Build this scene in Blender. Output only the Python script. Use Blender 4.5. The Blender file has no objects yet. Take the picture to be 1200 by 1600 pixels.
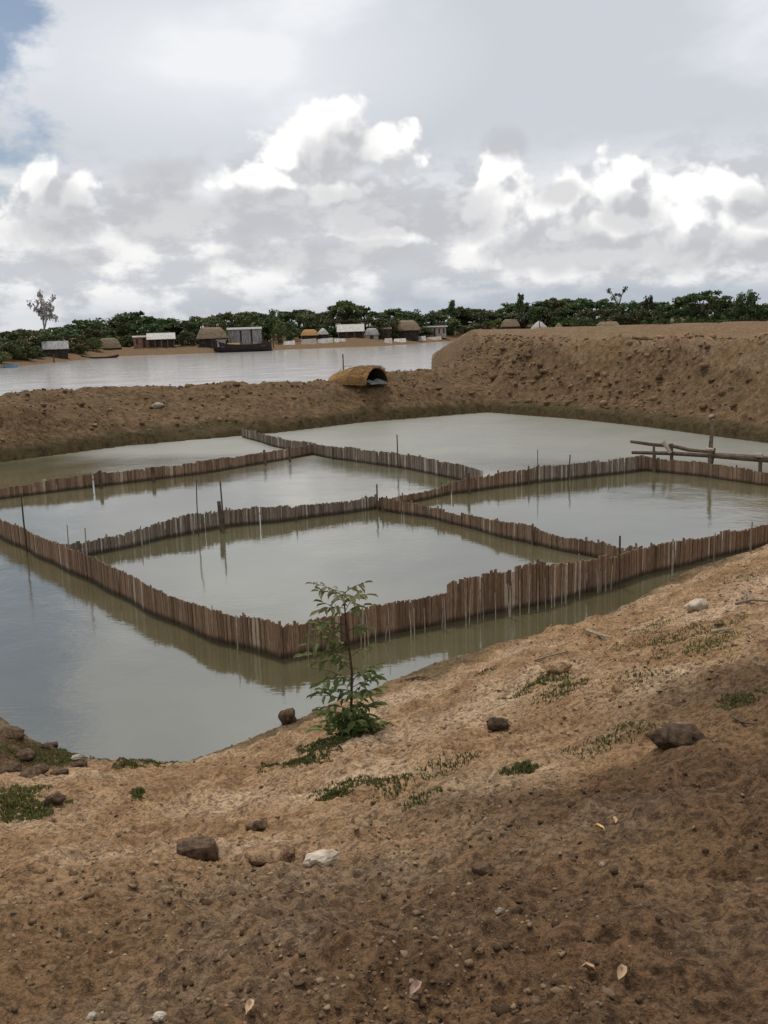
import bpy, math, random
import numpy as np
from mathutils import Vector, Matrix
random.seed(7); rng = np.random.default_rng(7)
S = bpy.context.scene; COL = S.collection
R = math.radians

# ------------------------------------------------------------------ camera
CAM_H, PITCH, ROLL, FPX = 5.0, R(11.0), R(-1.8), 1500.0
cam_d = bpy.data.cameras.new('camera'); cam = bpy.data.objects.new('camera', cam_d); COL.objects.link(cam)
cam_d.sensor_fit = 'VERTICAL'; cam_d.sensor_height = 24.0; cam_d.lens = 24.0 * FPX / 1600.0
cam_d.clip_start = 0.05; cam_d.clip_end = 20000
cam.location = (0, 0, CAM_H)
CAM_R = Matrix.Rotation(math.pi/2 - PITCH, 3, 'X') @ Matrix.Rotation(ROLL, 3, 'Z')
cam.rotation_euler = CAM_R.to_euler()
S.camera = cam

def ray(px, py):
    return CAM_R @ Vector(((px-600)/FPX, -(py-800)/FPX, -1.0))
def at(px, py, z=0.0):            # surveyed point: where the sight line meets the level z
    d = ray(px, py); t = (z-CAM_H)/d.z
    return Vector((d.x*t, d.y*t, z))
def at_dist(px, py, D):           # point at ground distance D in this direction
    d = ray(px, py); t = D/math.hypot(d.x, d.y)
    return Vector((d.x*t, d.y*t, CAM_H+d.z*t))
def azel(px, py):
    d = ray(px, py).normalized()
    return math.atan2(d.x, d.y), math.asin(d.z)

# ------------------------------------------------------------------ exposure
vs = S.view_settings
S.display_settings.display_device = 'sRGB'
vs.view_transform = 'Standard'; vs.look = 'None'; vs.gamma = 1.0; vs.use_curve_mapping = False; vs.exposure = 0.0

S.render.engine = 'CYCLES'
S.cycles.max_bounces = 5; S.cycles.diffuse_bounces = 2; S.cycles.glossy_bounces = 3; S.cycles.transmission_bounces = 2
# ------------------------------------------------------------------ node helper
class NT:
    def __init__(s, tree): s.t = tree; s.n = tree.nodes; s.l = tree.links
    def new(s, typ, **kw):
        nd = s.n.new(typ)
        for k, v in kw.items(): setattr(nd, k, v)
        return nd
    def put(s, sock, v):
        if hasattr(v, 'is_linked') or isinstance(v, bpy.types.NodeSocket): s.l.new(v, sock)
        else:
            try: sock.default_value = v
            except Exception: sock.default_value = tuple(v) + (1.0,)
    def m(s, op, a, b=0.0, c=0.0, clamp=False):
        nd = s.new('ShaderNodeMath', operation=op, use_clamp=clamp)
        s.put(nd.inputs[0], a); s.put(nd.inputs[1], b)
        if len(nd.inputs) > 2: s.put(nd.inputs[2], c)
        return nd.outputs[0]
    def v(s, op, a, b=(0, 0, 0), c=(0, 0, 0)):
        nd = s.new('ShaderNodeVectorMath', operation=op)
        s.put(nd.inputs[0], a); s.put(nd.inputs[1], b)
        if op == 'MULTIPLY_ADD': s.put(nd.inputs[2], c)
        return nd.outputs['Value'] if op in ('LENGTH', 'DOT_PRODUCT') else nd.outputs[0]
    def mr(s, x, a, b, c=0.0, d=1.0, smooth=True):
        nd = s.new('ShaderNodeMapRange', interpolation_type='SMOOTHSTEP' if smooth else 'LINEAR')
        s.put(nd.inputs[0], x)
        for i, q in enumerate((a, b, c, d)): s.put(nd.inputs[i+1], q)
        return nd.outputs[0]
    dim = '3D'
    def noise(s, vec, scale, detail=4, rough=0.55, color=False):
        nd = s.new('ShaderNodeTexNoise', noise_dimensions=s.dim); s.put(nd.inputs['Vector'], vec); nd.inputs['Scale'].default_value = scale
        nd.inputs['Detail'].default_value = detail; nd.inputs['Roughness'].default_value = rough
        return nd.outputs['Color' if color else 'Fac']
    def voro(s, vec, scale, feature='SMOOTH_F1', detail=0.0, rough=0.5):
        nd = s.new('ShaderNodeTexVoronoi', feature=feature, voronoi_dimensions=s.dim); s.put(nd.inputs['Vector'], vec)
        nd.inputs['Scale'].default_value = scale
        nd.inputs['Detail'].default_value = detail; nd.inputs['Roughness'].default_value = rough
        return nd.outputs['Distance']
    def mix(s, f, a, b, blend='MIX'):
        nd = s.new('ShaderNodeMix', data_type='RGBA', blend_type=blend)
        s.put(nd.inputs[0], f); s.put(nd.inputs[6], a); s.put(nd.inputs[7], b)
        return nd.outputs[2]
    def comb(s, x, y, z=0.0):
        nd = s.new('ShaderNodeCombineXYZ'); s.put(nd.inputs[0], x); s.put(nd.inputs[1], y); s.put(nd.inputs[2], z)
        return nd.outputs[0]
    def sep(s, v):
        nd = s.new('ShaderNodeSeparateXYZ'); s.put(nd.inputs[0], v); return nd.outputs

# ------------------------------------------------------------------ sky
SUN_DIR = Vector((-0.14, 0.42, 0.90)).normalized()
W = bpy.data.worlds.new('World'); S.world = W; W.use_nodes = True
W.node_tree.nodes.clear(); w = NT(W.node_tree); w.dim = '2D'

def cloud_group(name, blobs, vscale, vamp, warp, generic):
    g = bpy.data.node_groups.new(name, 'ShaderNodeTree')
    g.interface.new_socket('P', in_out='INPUT', socket_type='NodeSocketVector')
    g.interface.new_socket('D', in_out='OUTPUT', socket_type='NodeSocketFloat')
    q = NT(g); q.dim = '2D'; gi = q.new('NodeGroupInput'); go = q.new('NodeGroupOutput')
    p = gi.outputs[0]
    n1 = q.noise(p, 9.0, 2, 0.55, color=True)
    pw = q.v('MULTIPLY_ADD', q.v('SUBTRACT', n1, (.5, .5, .5)), (warp*1.4, warp, 0), p)
    best = None
    for (px, py, rx, ry) in blobs:
        a, e = azel(px, py); ia, ie = FPX/rx, FPX/ry
        ln = q.v('LENGTH', q.v('MULTIPLY_ADD', pw, (ia, ie, 0), (-a*ia, -e*ie, 0)))
        best = ln if best is None else q.m('MINIMUM', best, ln)
    dens = q.m('SUBTRACT', 1.0, best)
    if generic:
        s = q.sep(p)
        band = q.m('SUBTRACT', 1.0, q.m('ABSOLUTE', q.m('DIVIDE', q.m('SUBTRACT', s[1], 0.12), 0.13)))
        out = q.mr(q.m('ABSOLUTE', s[0]), 0.42, 0.6)
        gn = q.m('MULTIPLY', q.m('SUBTRACT', q.noise(q.v('MULTIPLY', p, (1, 1.6, 1)), 2.6, 3), 0.5), 4.5)
        gd = q.m('MINIMUM', q.m('SUBTRACT', gn, 0.05), band)
        gd = q.m('SUBTRACT', gd, q.m('MULTIPLY', q.m('SUBTRACT', 1.0, out), 3.0))
        dens = q.m('MAXIMUM', dens, gd)
    v1 = q.voro(pw, vscale, feature='F1', detail=2.0, rough=0.5)
    n2 = q.noise(p, vscale*1.3, 5, 0.62)
    dens = q.m('ADD', dens, q.m('MULTIPLY', q.m('SUBTRACT', 0.70, v1), vamp))
    dens = q.m('ADD', dens, q.m('MULTIPLY', q.m('SUBTRACT', n2, 0.5), vamp*1.15))
    q.l.new(dens, go.inputs[0])
    return g
CUM = cloud_group('cumulus', [
    (500, 225, 85, 62), (535, 195, 45, 48), (600, 235, 62, 45), (440, 245, 40, 40), (420, 288, 90, 30), (520, 300, 70, 28),
    (610, 372, 48, 22), (790, 330, 62, 78), (765, 280, 40, 40), (880, 318, 60, 48), (980, 300, 60, 60), (985, 268, 40, 30),
    (1080, 340, 90, 75), (1130, 310, 70, 45), (1190, 360, 60, 40), (60, 275, 32, 42), (105, 300, 50, 30), 
    (1300, 330, 120, 60), (-120, 300, 120, 70), (980, 350, 150, 40)], 30.0, 0.52, 0.020, True)
SCUD = cloud_group('scud', [
    (515, 248, 75, 42), (265, 280, 90, 34), (400, 335, 150, 40), (85, 345, 75, 60), (110, 400, 70, 30), (700, 335, 90, 50), (560, 330, 120, 55),
    (790, 235, 50, 32), (870, 310, 55, 24), (985, 340, 45, 34), (1190, 325, 40, 30), (250, 350, 120, 40),
    (900, 395, 170, 34), (520, 400, 200, 30), (1120, 395, 120, 30)], 13.0, 0.6, 0.035, False)
geo = w.new('ShaderNodeTexCoord')
dx, dy, dz = w.sep(geo.outputs['Generated'])
az = w.m('ARCTAN2', dx, dy); el = w.m('ARCSINE', dz)
P = w.comb(az, el, 0.0)
def G(grp, vec):
    nd = w.new('ShaderNodeGroup'); nd.node_tree = grp; w.put(nd.inputs[0], vec); return nd.outputs[0]
# high veil: broad pale streaks
veil_n = w.noise(w.v('MULTIPLY', P, (1.0, 2.2, 1.0)), 3.2, 5, 0.55)
aw, ew = azel(330, 90)
lift = w.m('LENGTH' if False else 'SUBTRACT', 1.0, w.v('LENGTH', w.v('MULTIPLY_ADD', P, (FPX/420, FPX/150, 0), (-aw*FPX/420, -ew*FPX/150, 0))))
veil_f = w.m('ADD', w.mr(veil_n, 0.42, 0.74, 0.0, 0.8), w.m('MULTIPLY', w.m('MAXIMUM', lift, 0.0), 0.9), clamp=True)
veil = w.mix(veil_f, (0.555, 0.585, 0.635), (0.80, 0.815, 0.845))
# mottled bank of cloud above the horizon
bank_n = w.noise(w.v('MULTIPLY', P, (1.0, 1.9, 1.0)), 14.0, 6, 0.6)
bank = w.mix(w.mr(bank_n, 0.38, 0.62), (0.53, 0.545, 0.575), (0.88, 0.875, 0.865))
bank_a = w.m('MULTIPLY', w.mr(w.m('ADD', el, w.m('MULTIPLY', w.m('SUBTRACT', bank_n, 0.5), 0.10)), 0.10, 0.19, 1.0, 0.0), 0.92)
c = w.mix(bank_a, veil, bank)
# cumulus heads with their shaded sides
d0 = G(CUM, P); d1 = G(CUM, w.v('ADD', P, (-0.010, 0.014, 0)))
lit = w.m('ADD', 0.60, w.m('MULTIPLY', w.m('SUBTRACT', d0, d1), 1.05), clamp=True)
cum_c = w.mix(w.mr(lit, 0.15, 0.85), (0.56, 0.57, 0.595), (0.97, 0.965, 0.95))
c = w.mix(w.mr(d0, 0.0, 0.34), c, cum_c)
s0 = G(SCUD, P)
c = w.mix(w.m('MULTIPLY', w.mr(s0, -0.15, 0.5), 0.62), c, (0.475, 0.48, 0.505))
# distant rain band low on the horizon
hz_n = w.noise(w.v('MULTIPLY', P, (1.0, 5.0, 1.0)), 8.0, 4)
hz = w.mr(w.m('ADD', el, w.m('MULTIPLY', w.m('SUBTRACT', hz_n, 0.5), 0.03)), 0.016, 0.050, 1.0, 0.0)
c = w.mix(w.m('MULTIPLY', hz, w.mr(az, -0.25, 0.15, 0.45, 0.9)), c, (0.40, 0.445, 0.505))
# openings through which clear sky shows
ab, eb = azel(-105, -30)
hole = w.m('SUBTRACT', 1.0, w.v('LENGTH', w.v('MULTIPLY_ADD', P, (FPX/150, FPX/290, 0), (-ab*FPX/150, -eb*FPX/290, 0))))
hole = w.m('ADD', hole, w.m('MULTIPLY', w.m('SUBTRACT', w.noise(w.v('MULTIPLY', P, (1, 1.8, 1)), 9.0, 5, 0.6), 0.5), 2.0))
hole2 = w.m('MULTIPLY', w.m('SUBTRACT', w.noise(w.v('MULTIPLY', P, (1, 1.8, 1)), 2.1, 5, 0.6), 0.60), 4.0)
hole2 = w.m('MULTIPLY', hole2, w.mr(w.m('ABSOLUTE', az), 0.40, 0.6))
cover = w.m('SUBTRACT', 1.0, w.m('MULTIPLY', w.mr(w.m('MAXIMUM', hole, hole2), 0.0, 0.5), 0.92))
sky = w.new('ShaderNodeTexSky', sky_type='NISHITA', sun_disc=False)
sky.sun_elevation = math.asin(SUN_DIR.z); sky.sun_rotation = math.atan2(SUN_DIR.x, SUN_DIR.y)
bg_sky = w.new('ShaderNodeBackground'); w.l.new(sky.outputs[0], bg_sky.inputs[0]); bg_sky.inputs[1].default_value = 0.075
bg_cl = w.new('ShaderNodeBackground'); w.l.new(c, bg_cl.inputs[0]); bg_cl.inputs[1].default_value = 1.1
mx = w.new('ShaderNodeMixShader'); w.put(mx.inputs[0], cover)
w.l.new(bg_sky.outputs[0], mx.inputs[1]); w.l.new(bg_cl.outputs[0], mx.inputs[2])
W.cycles.sampling_method = 'MANUAL'; W.cycles.sample_map_resolution = 256
wo = w.new('ShaderNodeOutputWorld'); w.l.new(mx.outputs[0], wo.inputs[0])

# ------------------------------------------------------------------ sun
sun_d = bpy.data.lights.new('sun', 'SUN'); sun_d.energy = 2.0; sun_d.angle = R(6); sun_d.color = (1.0, 0.95, 0.86)
sun = bpy.data.objects.new('sun', sun_d); COL.objects.link(sun)
sun.rotation_euler = SUN_DIR.to_track_quat('Z', 'Y').to_euler()

# ------------------------------------------------------------------ object helpers
def obj(name, mesh, parent=None, mats=None, loc=None, rot=None, scale=None):
    o = bpy.data.objects.new(name, mesh); COL.objects.link(o)
    if mats is not None and mesh is not None and not mesh.materials:
        for m_ in (mats if isinstance(mats, (list, tuple)) else [mats]): mesh.materials.append(m_)
    if parent is not None: o.parent = parent
    if loc is not None: o.location = loc
    if rot is not None: o.rotation_euler = rot
    if scale is not None: o.scale = scale
    return o
def tag(o, label=None, cat=None, group=None, kind=None):
    if label: o['label'] = label
    if cat: o['category'] = cat
    if group: o['group'] = group
    if kind: o['kind'] = kind
    return o
def thing(name, label, cat, loc=(0, 0, 0), rz=0.0, group=None):
    o = obj(name, None, loc=loc, rot=(0, 0, rz)); return tag(o, label, cat, group)

class MB:
    """collects simple solids into one mesh"""
    def __init__(s): s.v = []; s.f = []
    def add(s, vs_, fs):
        b = len(s.v); s.v += [tuple(q) for q in vs_]; s.f += [tuple(b+i for i in f) for f in fs]
    def box(s, x0, x1, y0, y1, z0, z1):
        s.add([(x0,y0,z0),(x1,y0,z0),(x1,y1,z0),(x0,y1,z0),(x0,y0,z1),(x1,y0,z1),(x1,y1,z1),(x0,y1,z1)],
              [(3,2,1,0),(4,5,6,7),(0,1,5,4),(1,2,6,5),(2,3,7,6),(3,0,4,7)]); return s
    def tube(s, pts, rad, n=8, caps=True, jit=0.0):
        pts = [Vector(p) for p in pts]
        if not isinstance(rad, (list, tuple)): rad = [rad]*len(pts)
        b = len(s.v)
        for i, p in enumerate(pts):
            t = (pts[min(i+1, len(pts)-1)] - pts[max(i-1, 0)]).normalized()
            u = t.orthogonal().normalized() if i == 0 else (u - t*u.dot(t)).normalized()
            w_ = t.cross(u)
            for k in range(n):
                a = 2*math.pi*k/n; r_ = rad[i]*(1+random.uniform(-jit, jit))
                s.v.append(tuple(p + u*math.cos(a)*r_ + w_*math.sin(a)*r_))
        for i in range(len(pts)-1):
            for k in range(n):
                s.f.append((b+i*n+k, b+i*n+(k+1) % n, b+(i+1)*n+(k+1) % n, b+(i+1)*n+k))
        if caps:
            s.f.append(tuple(b+k for k in reversed(range(n)))); s.f.append(tuple(b+(len(pts)-1)*n+k for k in range(n)))
        return s
    def loft(s, rings, close=False, cap0=True, cap1=True):
        b = len(s.v); n = len(rings[0])
        for r_ in rings: s.v += [tuple(q) for q in r_]
        for i in range(len(rings)-1):
            for k in range(n if close else n-1):
                s.f.append((b+i*n+k, b+i*n+(k+1) % n, b+(i+1)*n+(k+1) % n, b+(i+1)*n+k))
        if cap0: s.f.append(tuple(b+k for k in reversed(range(n))))
        if cap1: s.f.append(tuple(b+(len(rings)-1)*n+k for k in range(n)))
        return s
    def mesh(s, name, smooth=False):
        m_ = bpy.data.meshes.new(name); m_.from_pydata(s.v, [], s.f); m_.update()
        if smooth: m_.shade_smooth()
        return m_
    def build(s, name, mat_, parent=None, smooth=False, **kw):
        return obj(name, s.mesh(name, smooth), parent, mat_, **kw)

def np_mesh(name, V, Fq, smooth=True):
    """vertices (n,3) and faces (m,k) as arrays"""
    m_ = bpy.data.meshes.new(name); k = Fq.shape[1]
    m_.vertices.add(len(V)); m_.vertices.foreach_set('co', np.ascontiguousarray(V, np.float32).ravel())
    m_.loops.add(Fq.size); m_.loops.foreach_set('vertex_index', np.ascontiguousarray(Fq, np.int32).ravel())
    m_.polygons.add(len(Fq)); m_.polygons.foreach_set('loop_start', np.arange(0, Fq.size, k, dtype=np.int32))
    m_.update(calc_edges=True); m_.validate()
    if smooth: m_.polygons.foreach_set('use_smooth', np.ones(len(m_.polygons), bool))
    return m_

# ------------------------------------------------------------------ numpy noise
def _h(ix, iy, seed):
    n = (ix.astype(np.int64)*374761393 + iy.astype(np.int64)*668265263 + seed*974634777) & 0xffffffff
    n = ((n ^ (n >> 13))*1274126177) & 0xffffffff
    n = ((n ^ (n >> 16))*2246822519) & 0xffffffff
    return ((n ^ (n >> 15)) & 0xffffff)/float(0xffffff)
def vnoise(x, y, seed=0):
    ix = np.floor(x); iy = np.floor(y); fx = x-ix; fy = y-iy
    fx = fx*fx*(3-2*fx); fy = fy*fy*(3-2*fy)
    a = _h(ix, iy, seed); b = _h(ix+1, iy, seed); c_ = _h(ix, iy+1, seed); d = _h(ix+1, iy+1, seed)
    return (a*(1-fx)+b*fx)*(1-fy) + (c_*(1-fx)+d*fx)*fy - 0.5
def fbm(x, y, oct=4, seed=0, gain=0.5):
    s = np.zeros_like(x); a = 1.0; f = 1.0
    for i in range(oct):
        s += a*vnoise(x*f + 17.3*i, y*f - 9.1*i, seed+i); a *= gain; f *= 2.03
    return s
def worley(x, y, seed=0, rad=0.62):
    """rounded lumps: height of the tallest dome over each point"""
    ix = np.floor(x); iy = np.floor(y); best = np.zeros_like(x)
    for ox in (-1, 0, 1):
        for oy in (-1, 0, 1):
            cx = ix+ox; cy = iy+oy
            px = cx + 0.15 + 0.7*_h(cx, cy, seed); py = cy + 0.15 + 0.7*_h(cx, cy, seed+5)
            rr = rad*(0.35 + 0.85*_h(cx, cy, seed+9))
            d2 = ((x-px)**2 + (y-py)**2)/(rr*rr)
            best = np.maximum(best, np.sqrt(np.maximum(0, 1-d2))*rr)
    return best
def smooth(a, b, x):
    t = np.clip((x-a)/float(b-a), 0, 1); return t*t*(3-2*t)

# ------------------------------------------------------------------ the lie of the land (metres, pond level = 0)
NEAR = [(-60, 24), (-14, 18.0), (-7.3, 13.8), (-5.2, 12.1), (-4.42, 11.3), (-3.71, 10.79), (-2.5, 10.54), (-2.0, 10.95), (-1.47, 11.5), (-0.93, 12.04), (-0.08, 12.89),
        (0.7, 13.74), (1.98, 14.6), (3.76, 15.75), (5.17, 17.5), (6.21, 18.75), (7.11, 19.45), (8.45, 20.5), (10.5, 22.0), (18.5, 27.5), (70, 60)]
FAR = [(-60, 16), (-34, 22), (-19.0, 35.4), (-15.6, 38.9), (-11.6, 43.4), (-8.0, 45.2), (-5.0, 47.0), (-1.2, 50.6), (6.0, 54.2), (10.0, 48.8), (12.2, 44.6), (15.2, 37.2), (16.6, 32.2), (18.5, 27.2), (70, 20)]
CREST_L = [(-70, 26, 2.6), (-34, 34, 2.5), (-21.5, 40.8, 2.45), (-17.6, 44.6, 2.3), (-14.2, 50.6, 2.2), (-7.0, 53.0, 2.1), (-1.6, 54.6, 1.85), (3.4, 59.5, 2.1), (7.5, 62, 3.0)]
CREST_R = [(6.9, 66), (9.0, 57.8), (10.8, 53.2), (14.7, 48.4), (16.6, 41.3), (19.5, 34), (24, 28), (60, 24), (260, 30), (260, 175), (16.5, 172), (11.0, 112)]
SHORE = [(-400, 60), (-120, 95), (-78, 125), (-67.5, 168), (-66.1, 204), (-63, 236), (-41, 239), (-23.7, 254), (1.4, 257), (21.4, 300), (27, 314), (60, 300), (120, 250), (400, 220)]
def yline(pts, x): return np.interp(x, [p[0] for p in pts], [p[1] for p in pts])
def dist_poly(x, y, pts, close=False):
    best = np.full(x.shape, 1e9); zz = np.zeros(x.shape)
    pp = list(pts) + ([pts[0]] if close else [])
    for a, b in zip(pp[:-1], pp[1:]):
        ex, ey = b[0]-a[0], b[1]-a[1]
        t = np.clip(((x-a[0])*ex + (y-a[1])*ey)/(ex*ex+ey*ey), 0, 1)
        d = np.hypot(x-a[0]-t*ex, y-a[1]-t*ey)
        if len(a) > 2: zz = np.where(d < best, a[2]+(b[2]-a[2])*t, zz)
        best = np.minimum(best, d)
    return best, zz
def inside(x, y, pts):
    r_ = np.zeros(x.shape, bool)
    for i in range(len(pts)):
        (x0, y0), (x1, y1) = pts[i-1][:2], pts[i][:2]
        if y0 == y1: continue
        c_ = ((y0 > y) != (y1 > y)) & (x < (x1-x0)*(y-y0)/(y1-y0)+x0)
        r_ ^= c_
    return r_
def height(x, y, detail=True, full=False):
    x = np.asarray(x, float); y = np.asarray(y, float)
    wob = fbm(x*0.8, y*0.8, 3, 3)*0.5
    yn = yline(NEAR, x); yf = yline(FAR, x)
    dn, _ = dist_poly(x, y, NEAR); df, _ = dist_poly(x, y, FAR)
    near = y < yn; pond = (y >= yn) & (y < yf)
    # far dykes
    dl, zl = dist_poly(x + wob*1.2, y + wob, CREST_L)
    hl = zl - 0.02*dl*0 - np.maximum(0, dl-0.7)*0.29 - np.maximum(0, dl-5.2)*0.15
    dr, _ = dist_poly(x + wob*1.6, y, CREST_R, True); inr = inside(x + wob*1.6, y, CREST_R)
    back = smooth(1.0, 7, dr)
    ridge = np.exp(-((y-108 + 0.15*x)/7.0)**2)*0.75 + np.exp(-((y-78 - 0.1*x)/4.0)**2)*0.30*smooth(14, 20, x)
    hr = np.where(inr, 3.75 - 0.90*back + ridge*back*0.93, 3.75 - dr*(0.58 + 0.40*smooth(9.5, 4.5, x)))
    # far bank of the river
    ds, _ = dist_poly(x, y, SHORE); land = y > yline(SHORE, x)
    hs_top = 1.45 + 0.9*smooth(-40, 10, x) + 0.4*smooth(20, 60, x)
    hs = np.where(land, np.minimum(-0.35 + ds*0.17, hs_top + ds*0.0), -0.45 - ds*0.12)
    z = np.maximum(np.maximum(hl, hr), np.maximum(hs, -1.8))
    # near bank rising towards the viewer
    hn = np.minimum(dn*0.372, 3.56 + 0*dn); hn = hn - 0.25*np.exp(-((dn-9.6)/2.2)**2)*0
    z = np.where(near, hn, z)
    bed = np.maximum(-np.minimum(0.9, dn*0.45), -np.minimum(0.9, df*4.0))
    z = np.where(pond, bed, z)
    foot = (~near) & (~pond) & (df < 9) & (np.hypot(x, y) < 75)
    z = np.where(foot, np.minimum(z, 0.36 + 0.24*df + 0.15*df*df + wob*0.35), z)
    dyke = (~near) & (~pond) & (np.hypot(x, y) < 140)
    far = (~near) & (~pond) & (~dyke)
    if detail:
        nb = near.astype(float)
        edge = smooth(0.0, 0.6, dn)
        wx, wy = x + fbm(x*2, y*2, 2, 40)*0.25, y + fbm(x*2+9, y*2, 2, 41)*0.25
        patch = smooth(-0.15, 0.35, fbm(x*0.45, y*0.45, 3, 77))
        zn = fbm(x*0.7, y*0.7, 3, 11)*0.17*edge + fbm(x*3.1, y*3.1, 4, 12, 0.55)*(0.06*edge+0.045) \
            + worley(wx*4.2, wy*4.2, 21)*0.030*patch + worley(wx*11, wy*11, 22)*0.030 + worley(wx*27, wy*27, 23)*0.015 \
            + fbm(x*38, y*38, 2, 31)*0.014
        ua = x*0.82 + y*0.57 + fbm(x*1.1, y*1.1, 3, 71)*0.9; va = -x*0.57 + y*0.82
        rill = np.abs(vnoise(ua*1.5, va*0.22, 72)); zn = zn - 0.055*np.exp(-(rill/0.05)**2)*edge*smooth(-0.2, 0.3, fbm(x*0.5, y*0.5, 2, 73))
        z = z + nb*zn
        dk = dyke.astype(float)*smooth(0.2, 1.6, df)
        rough = 0.55 + 0.6*smooth(5, 9, x)
        zd = fbm(x*0.45, y*0.45, 3, 51)*0.42 + (worley(wx*1.3, wy*1.3, 52)*0.20 + worley(wx*3.0, wy*3.0, 53)*0.13)*rough + fbm(x*4, y*4, 3, 54)*0.09
        z = z + dk*zd + dyke*fbm(x*1.2, y*1.2, 3, 58)*0.10
        z = z + far*land*(fbm(x*0.12, y*0.12, 4, 61)*0.5 + worley(x*0.45, y*0.45, 62)*0.35)*smooth(1, 9, ds)
    if full: return z, near, pond, dyke, far, dn, df
    return z
def hz1(x, y): return float(height(np.array([x]), np.array([y]))[0])
_T = np.concatenate([np.arange(1.2, 25, 0.02), np.arange(25, 90, 0.1)])
def ground_at(px, py):
    d = ray(px, py); k = math.hypot(d.x, d.y); t = _T/k
    x, y, zr = d.x*t, d.y*t, CAM_H + d.z*t
    zz = height(x, y); i = int(np.argmax(zr <= zz)); return Vector((x[i], y[i], zz[i]))

# ------------------------------------------------------------------ materials
def material(name):
    m_ = bpy.data.materials.new(name); m_.use_nodes = True; m_.node_tree.nodes.clear()
    q = NT(m_.node_tree); b = q.new('ShaderNodeBsdfPrincipled'); o = q.new('ShaderNodeOutputMaterial')
    q.l.new(b.outputs[0], o.inputs[0]); return m_, q, b
def bump(q, b, h, strength=0.5, dist=0.02):
    nd = q.new('ShaderNodeBump'); nd.inputs['Strength'].default_value = strength; nd.inputs['Distance'].default_value = dist
    q.put(nd.inputs['Height'], h); q.l.new(nd.outputs[0], b.inputs['Normal'])
def simple(name, c1, c2, scale=6.0, rough=0.85, bs=0.3, stretch=(1, 1, 1), rnd=0.25, bdist=0.02):
    m_, q, b = material(name)
    tc = q.new('ShaderNodeTexCoord'); oi = q.new('ShaderNodeObjectInfo')
    p = q.v('MULTIPLY', q.v('ADD', tc.outputs['Object'], q.comb(oi.outputs['Random'], oi.outputs['Random'], 0)), stretch)
    n = q.noise(p, scale, 5, 0.6)
    col = q.mix(q.mr(n, 0.3, 0.7), c1, c2)
    val = q.mr(oi.outputs['Random'], 0, 1, 1-rnd, 1+rnd, smooth=False)
    col = q.mix(1.0, col, q.comb(val, val, val), 'MULTIPLY')
    q.l.new(col, b.inputs['Base Color']); b.inputs['Roughness'].default_value = rough
    b.inputs['Specular IOR Level'].default_value = 0.25
    if bs: bump(q, b, n, bs, bdist)
    return m_

# bare soil; 'zone' holds which kind of earth lies here (r dyke earth, g wet mud, b soil darkened as painted shade, plus dark mud at left)
M_SOIL, q, b = material('soil')
tc = q.new('ShaderNodeNewGeometry'); pos = tc.outputs['Position']
za = q.new('ShaderNodeAttribute', attribute_name='zone'); zr, zg, zb = q.sep(za.outputs['Color'])
n_big = q.noise(pos, 0.55, 5, 0.6); n_mid = q.noise(pos, 3.2, 6, 0.65); n_fin = q.noise(pos, 26.0, 5, 0.7); n_gr = q.noise(pos, 110.0, 3, 0.6)
tan = q.mix(q.mr(n_mid, 0.32, 0.68), (0.205, 0.117, 0.057), (0.385, 0.244, 0.130))
tan = q.mix(q.mr(n_big, 0.44, 0.66, 0, 0.8), tan, (0.54, 0.382, 0.242))
shade_mud_c = q.mix(q.mr(n_mid, 0.32, 0.68), (0.056, 0.031, 0.015), (0.145, 0.082, 0.042))  # soil colour for the shade painted low on the bank, and left mud
shade_mud_mask = q.mr(q.m('ADD', zb, q.m('MULTIPLY', q.m('SUBTRACT', n_mid, 0.5), 0.9)), 0.05, 1.05)
near_c = q.mix(shade_mud_mask, tan, shade_mud_c)
dk_c = q.mix(q.mr(n_mid, 0.30, 0.70), (0.085, 0.052, 0.026), (0.220, 0.138, 0.072))
dk_c = q.mix(q.mr(q.noise(pos, 0.9, 4), 0.5, 0.7, 0, 0.5), dk_c, (0.105, 0.078, 0.040))
cc = q.mix(zr, near_c, dk_c)
cc = q.mix(q.m('MULTIPLY', zg, 0.9), cc, q.mix(q.mr(n_mid, 0.35, 0.65), (0.050, 0.038, 0.016), (0.090, 0.066, 0.029)))
spk = q.mr(n_fin, 0.36, 0.60, 0.48, 1.18)
n_cr = q.noise(pos, 9.0, 5, 0.75)
crumb = q.mr(q.m('MULTIPLY', n_cr, q.mr(n_big, 0.3, 0.7, 0.85, 1.15)), 0.54, 0.62, 1.0, 0.62); cc = q.mix(1.0, cc, q.comb(crumb, crumb, crumb), 'MULTIPLY')
cc = q.mix(1.0, cc, q.comb(spk, spk, spk), 'MULTIPLY')
grn = q.mr(n_gr, 0.3, 0.7, 0.78, 1.22); cc = q.mix(1.0, cc, q.comb(grn, grn, grn), 'MULTIPLY')
q.l.new(cc, b.inputs['Base Color']); b.inputs['Roughness'].default_value = 0.95; b.inputs['Specular IOR Level'].default_value = 0.12
bump(q, b, q.m('ADD', q.m('MULTIPLY', n_fin, 1.0), q.m('MULTIPLY', n_gr, 0.35)), 0.8, 0.03)

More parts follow.
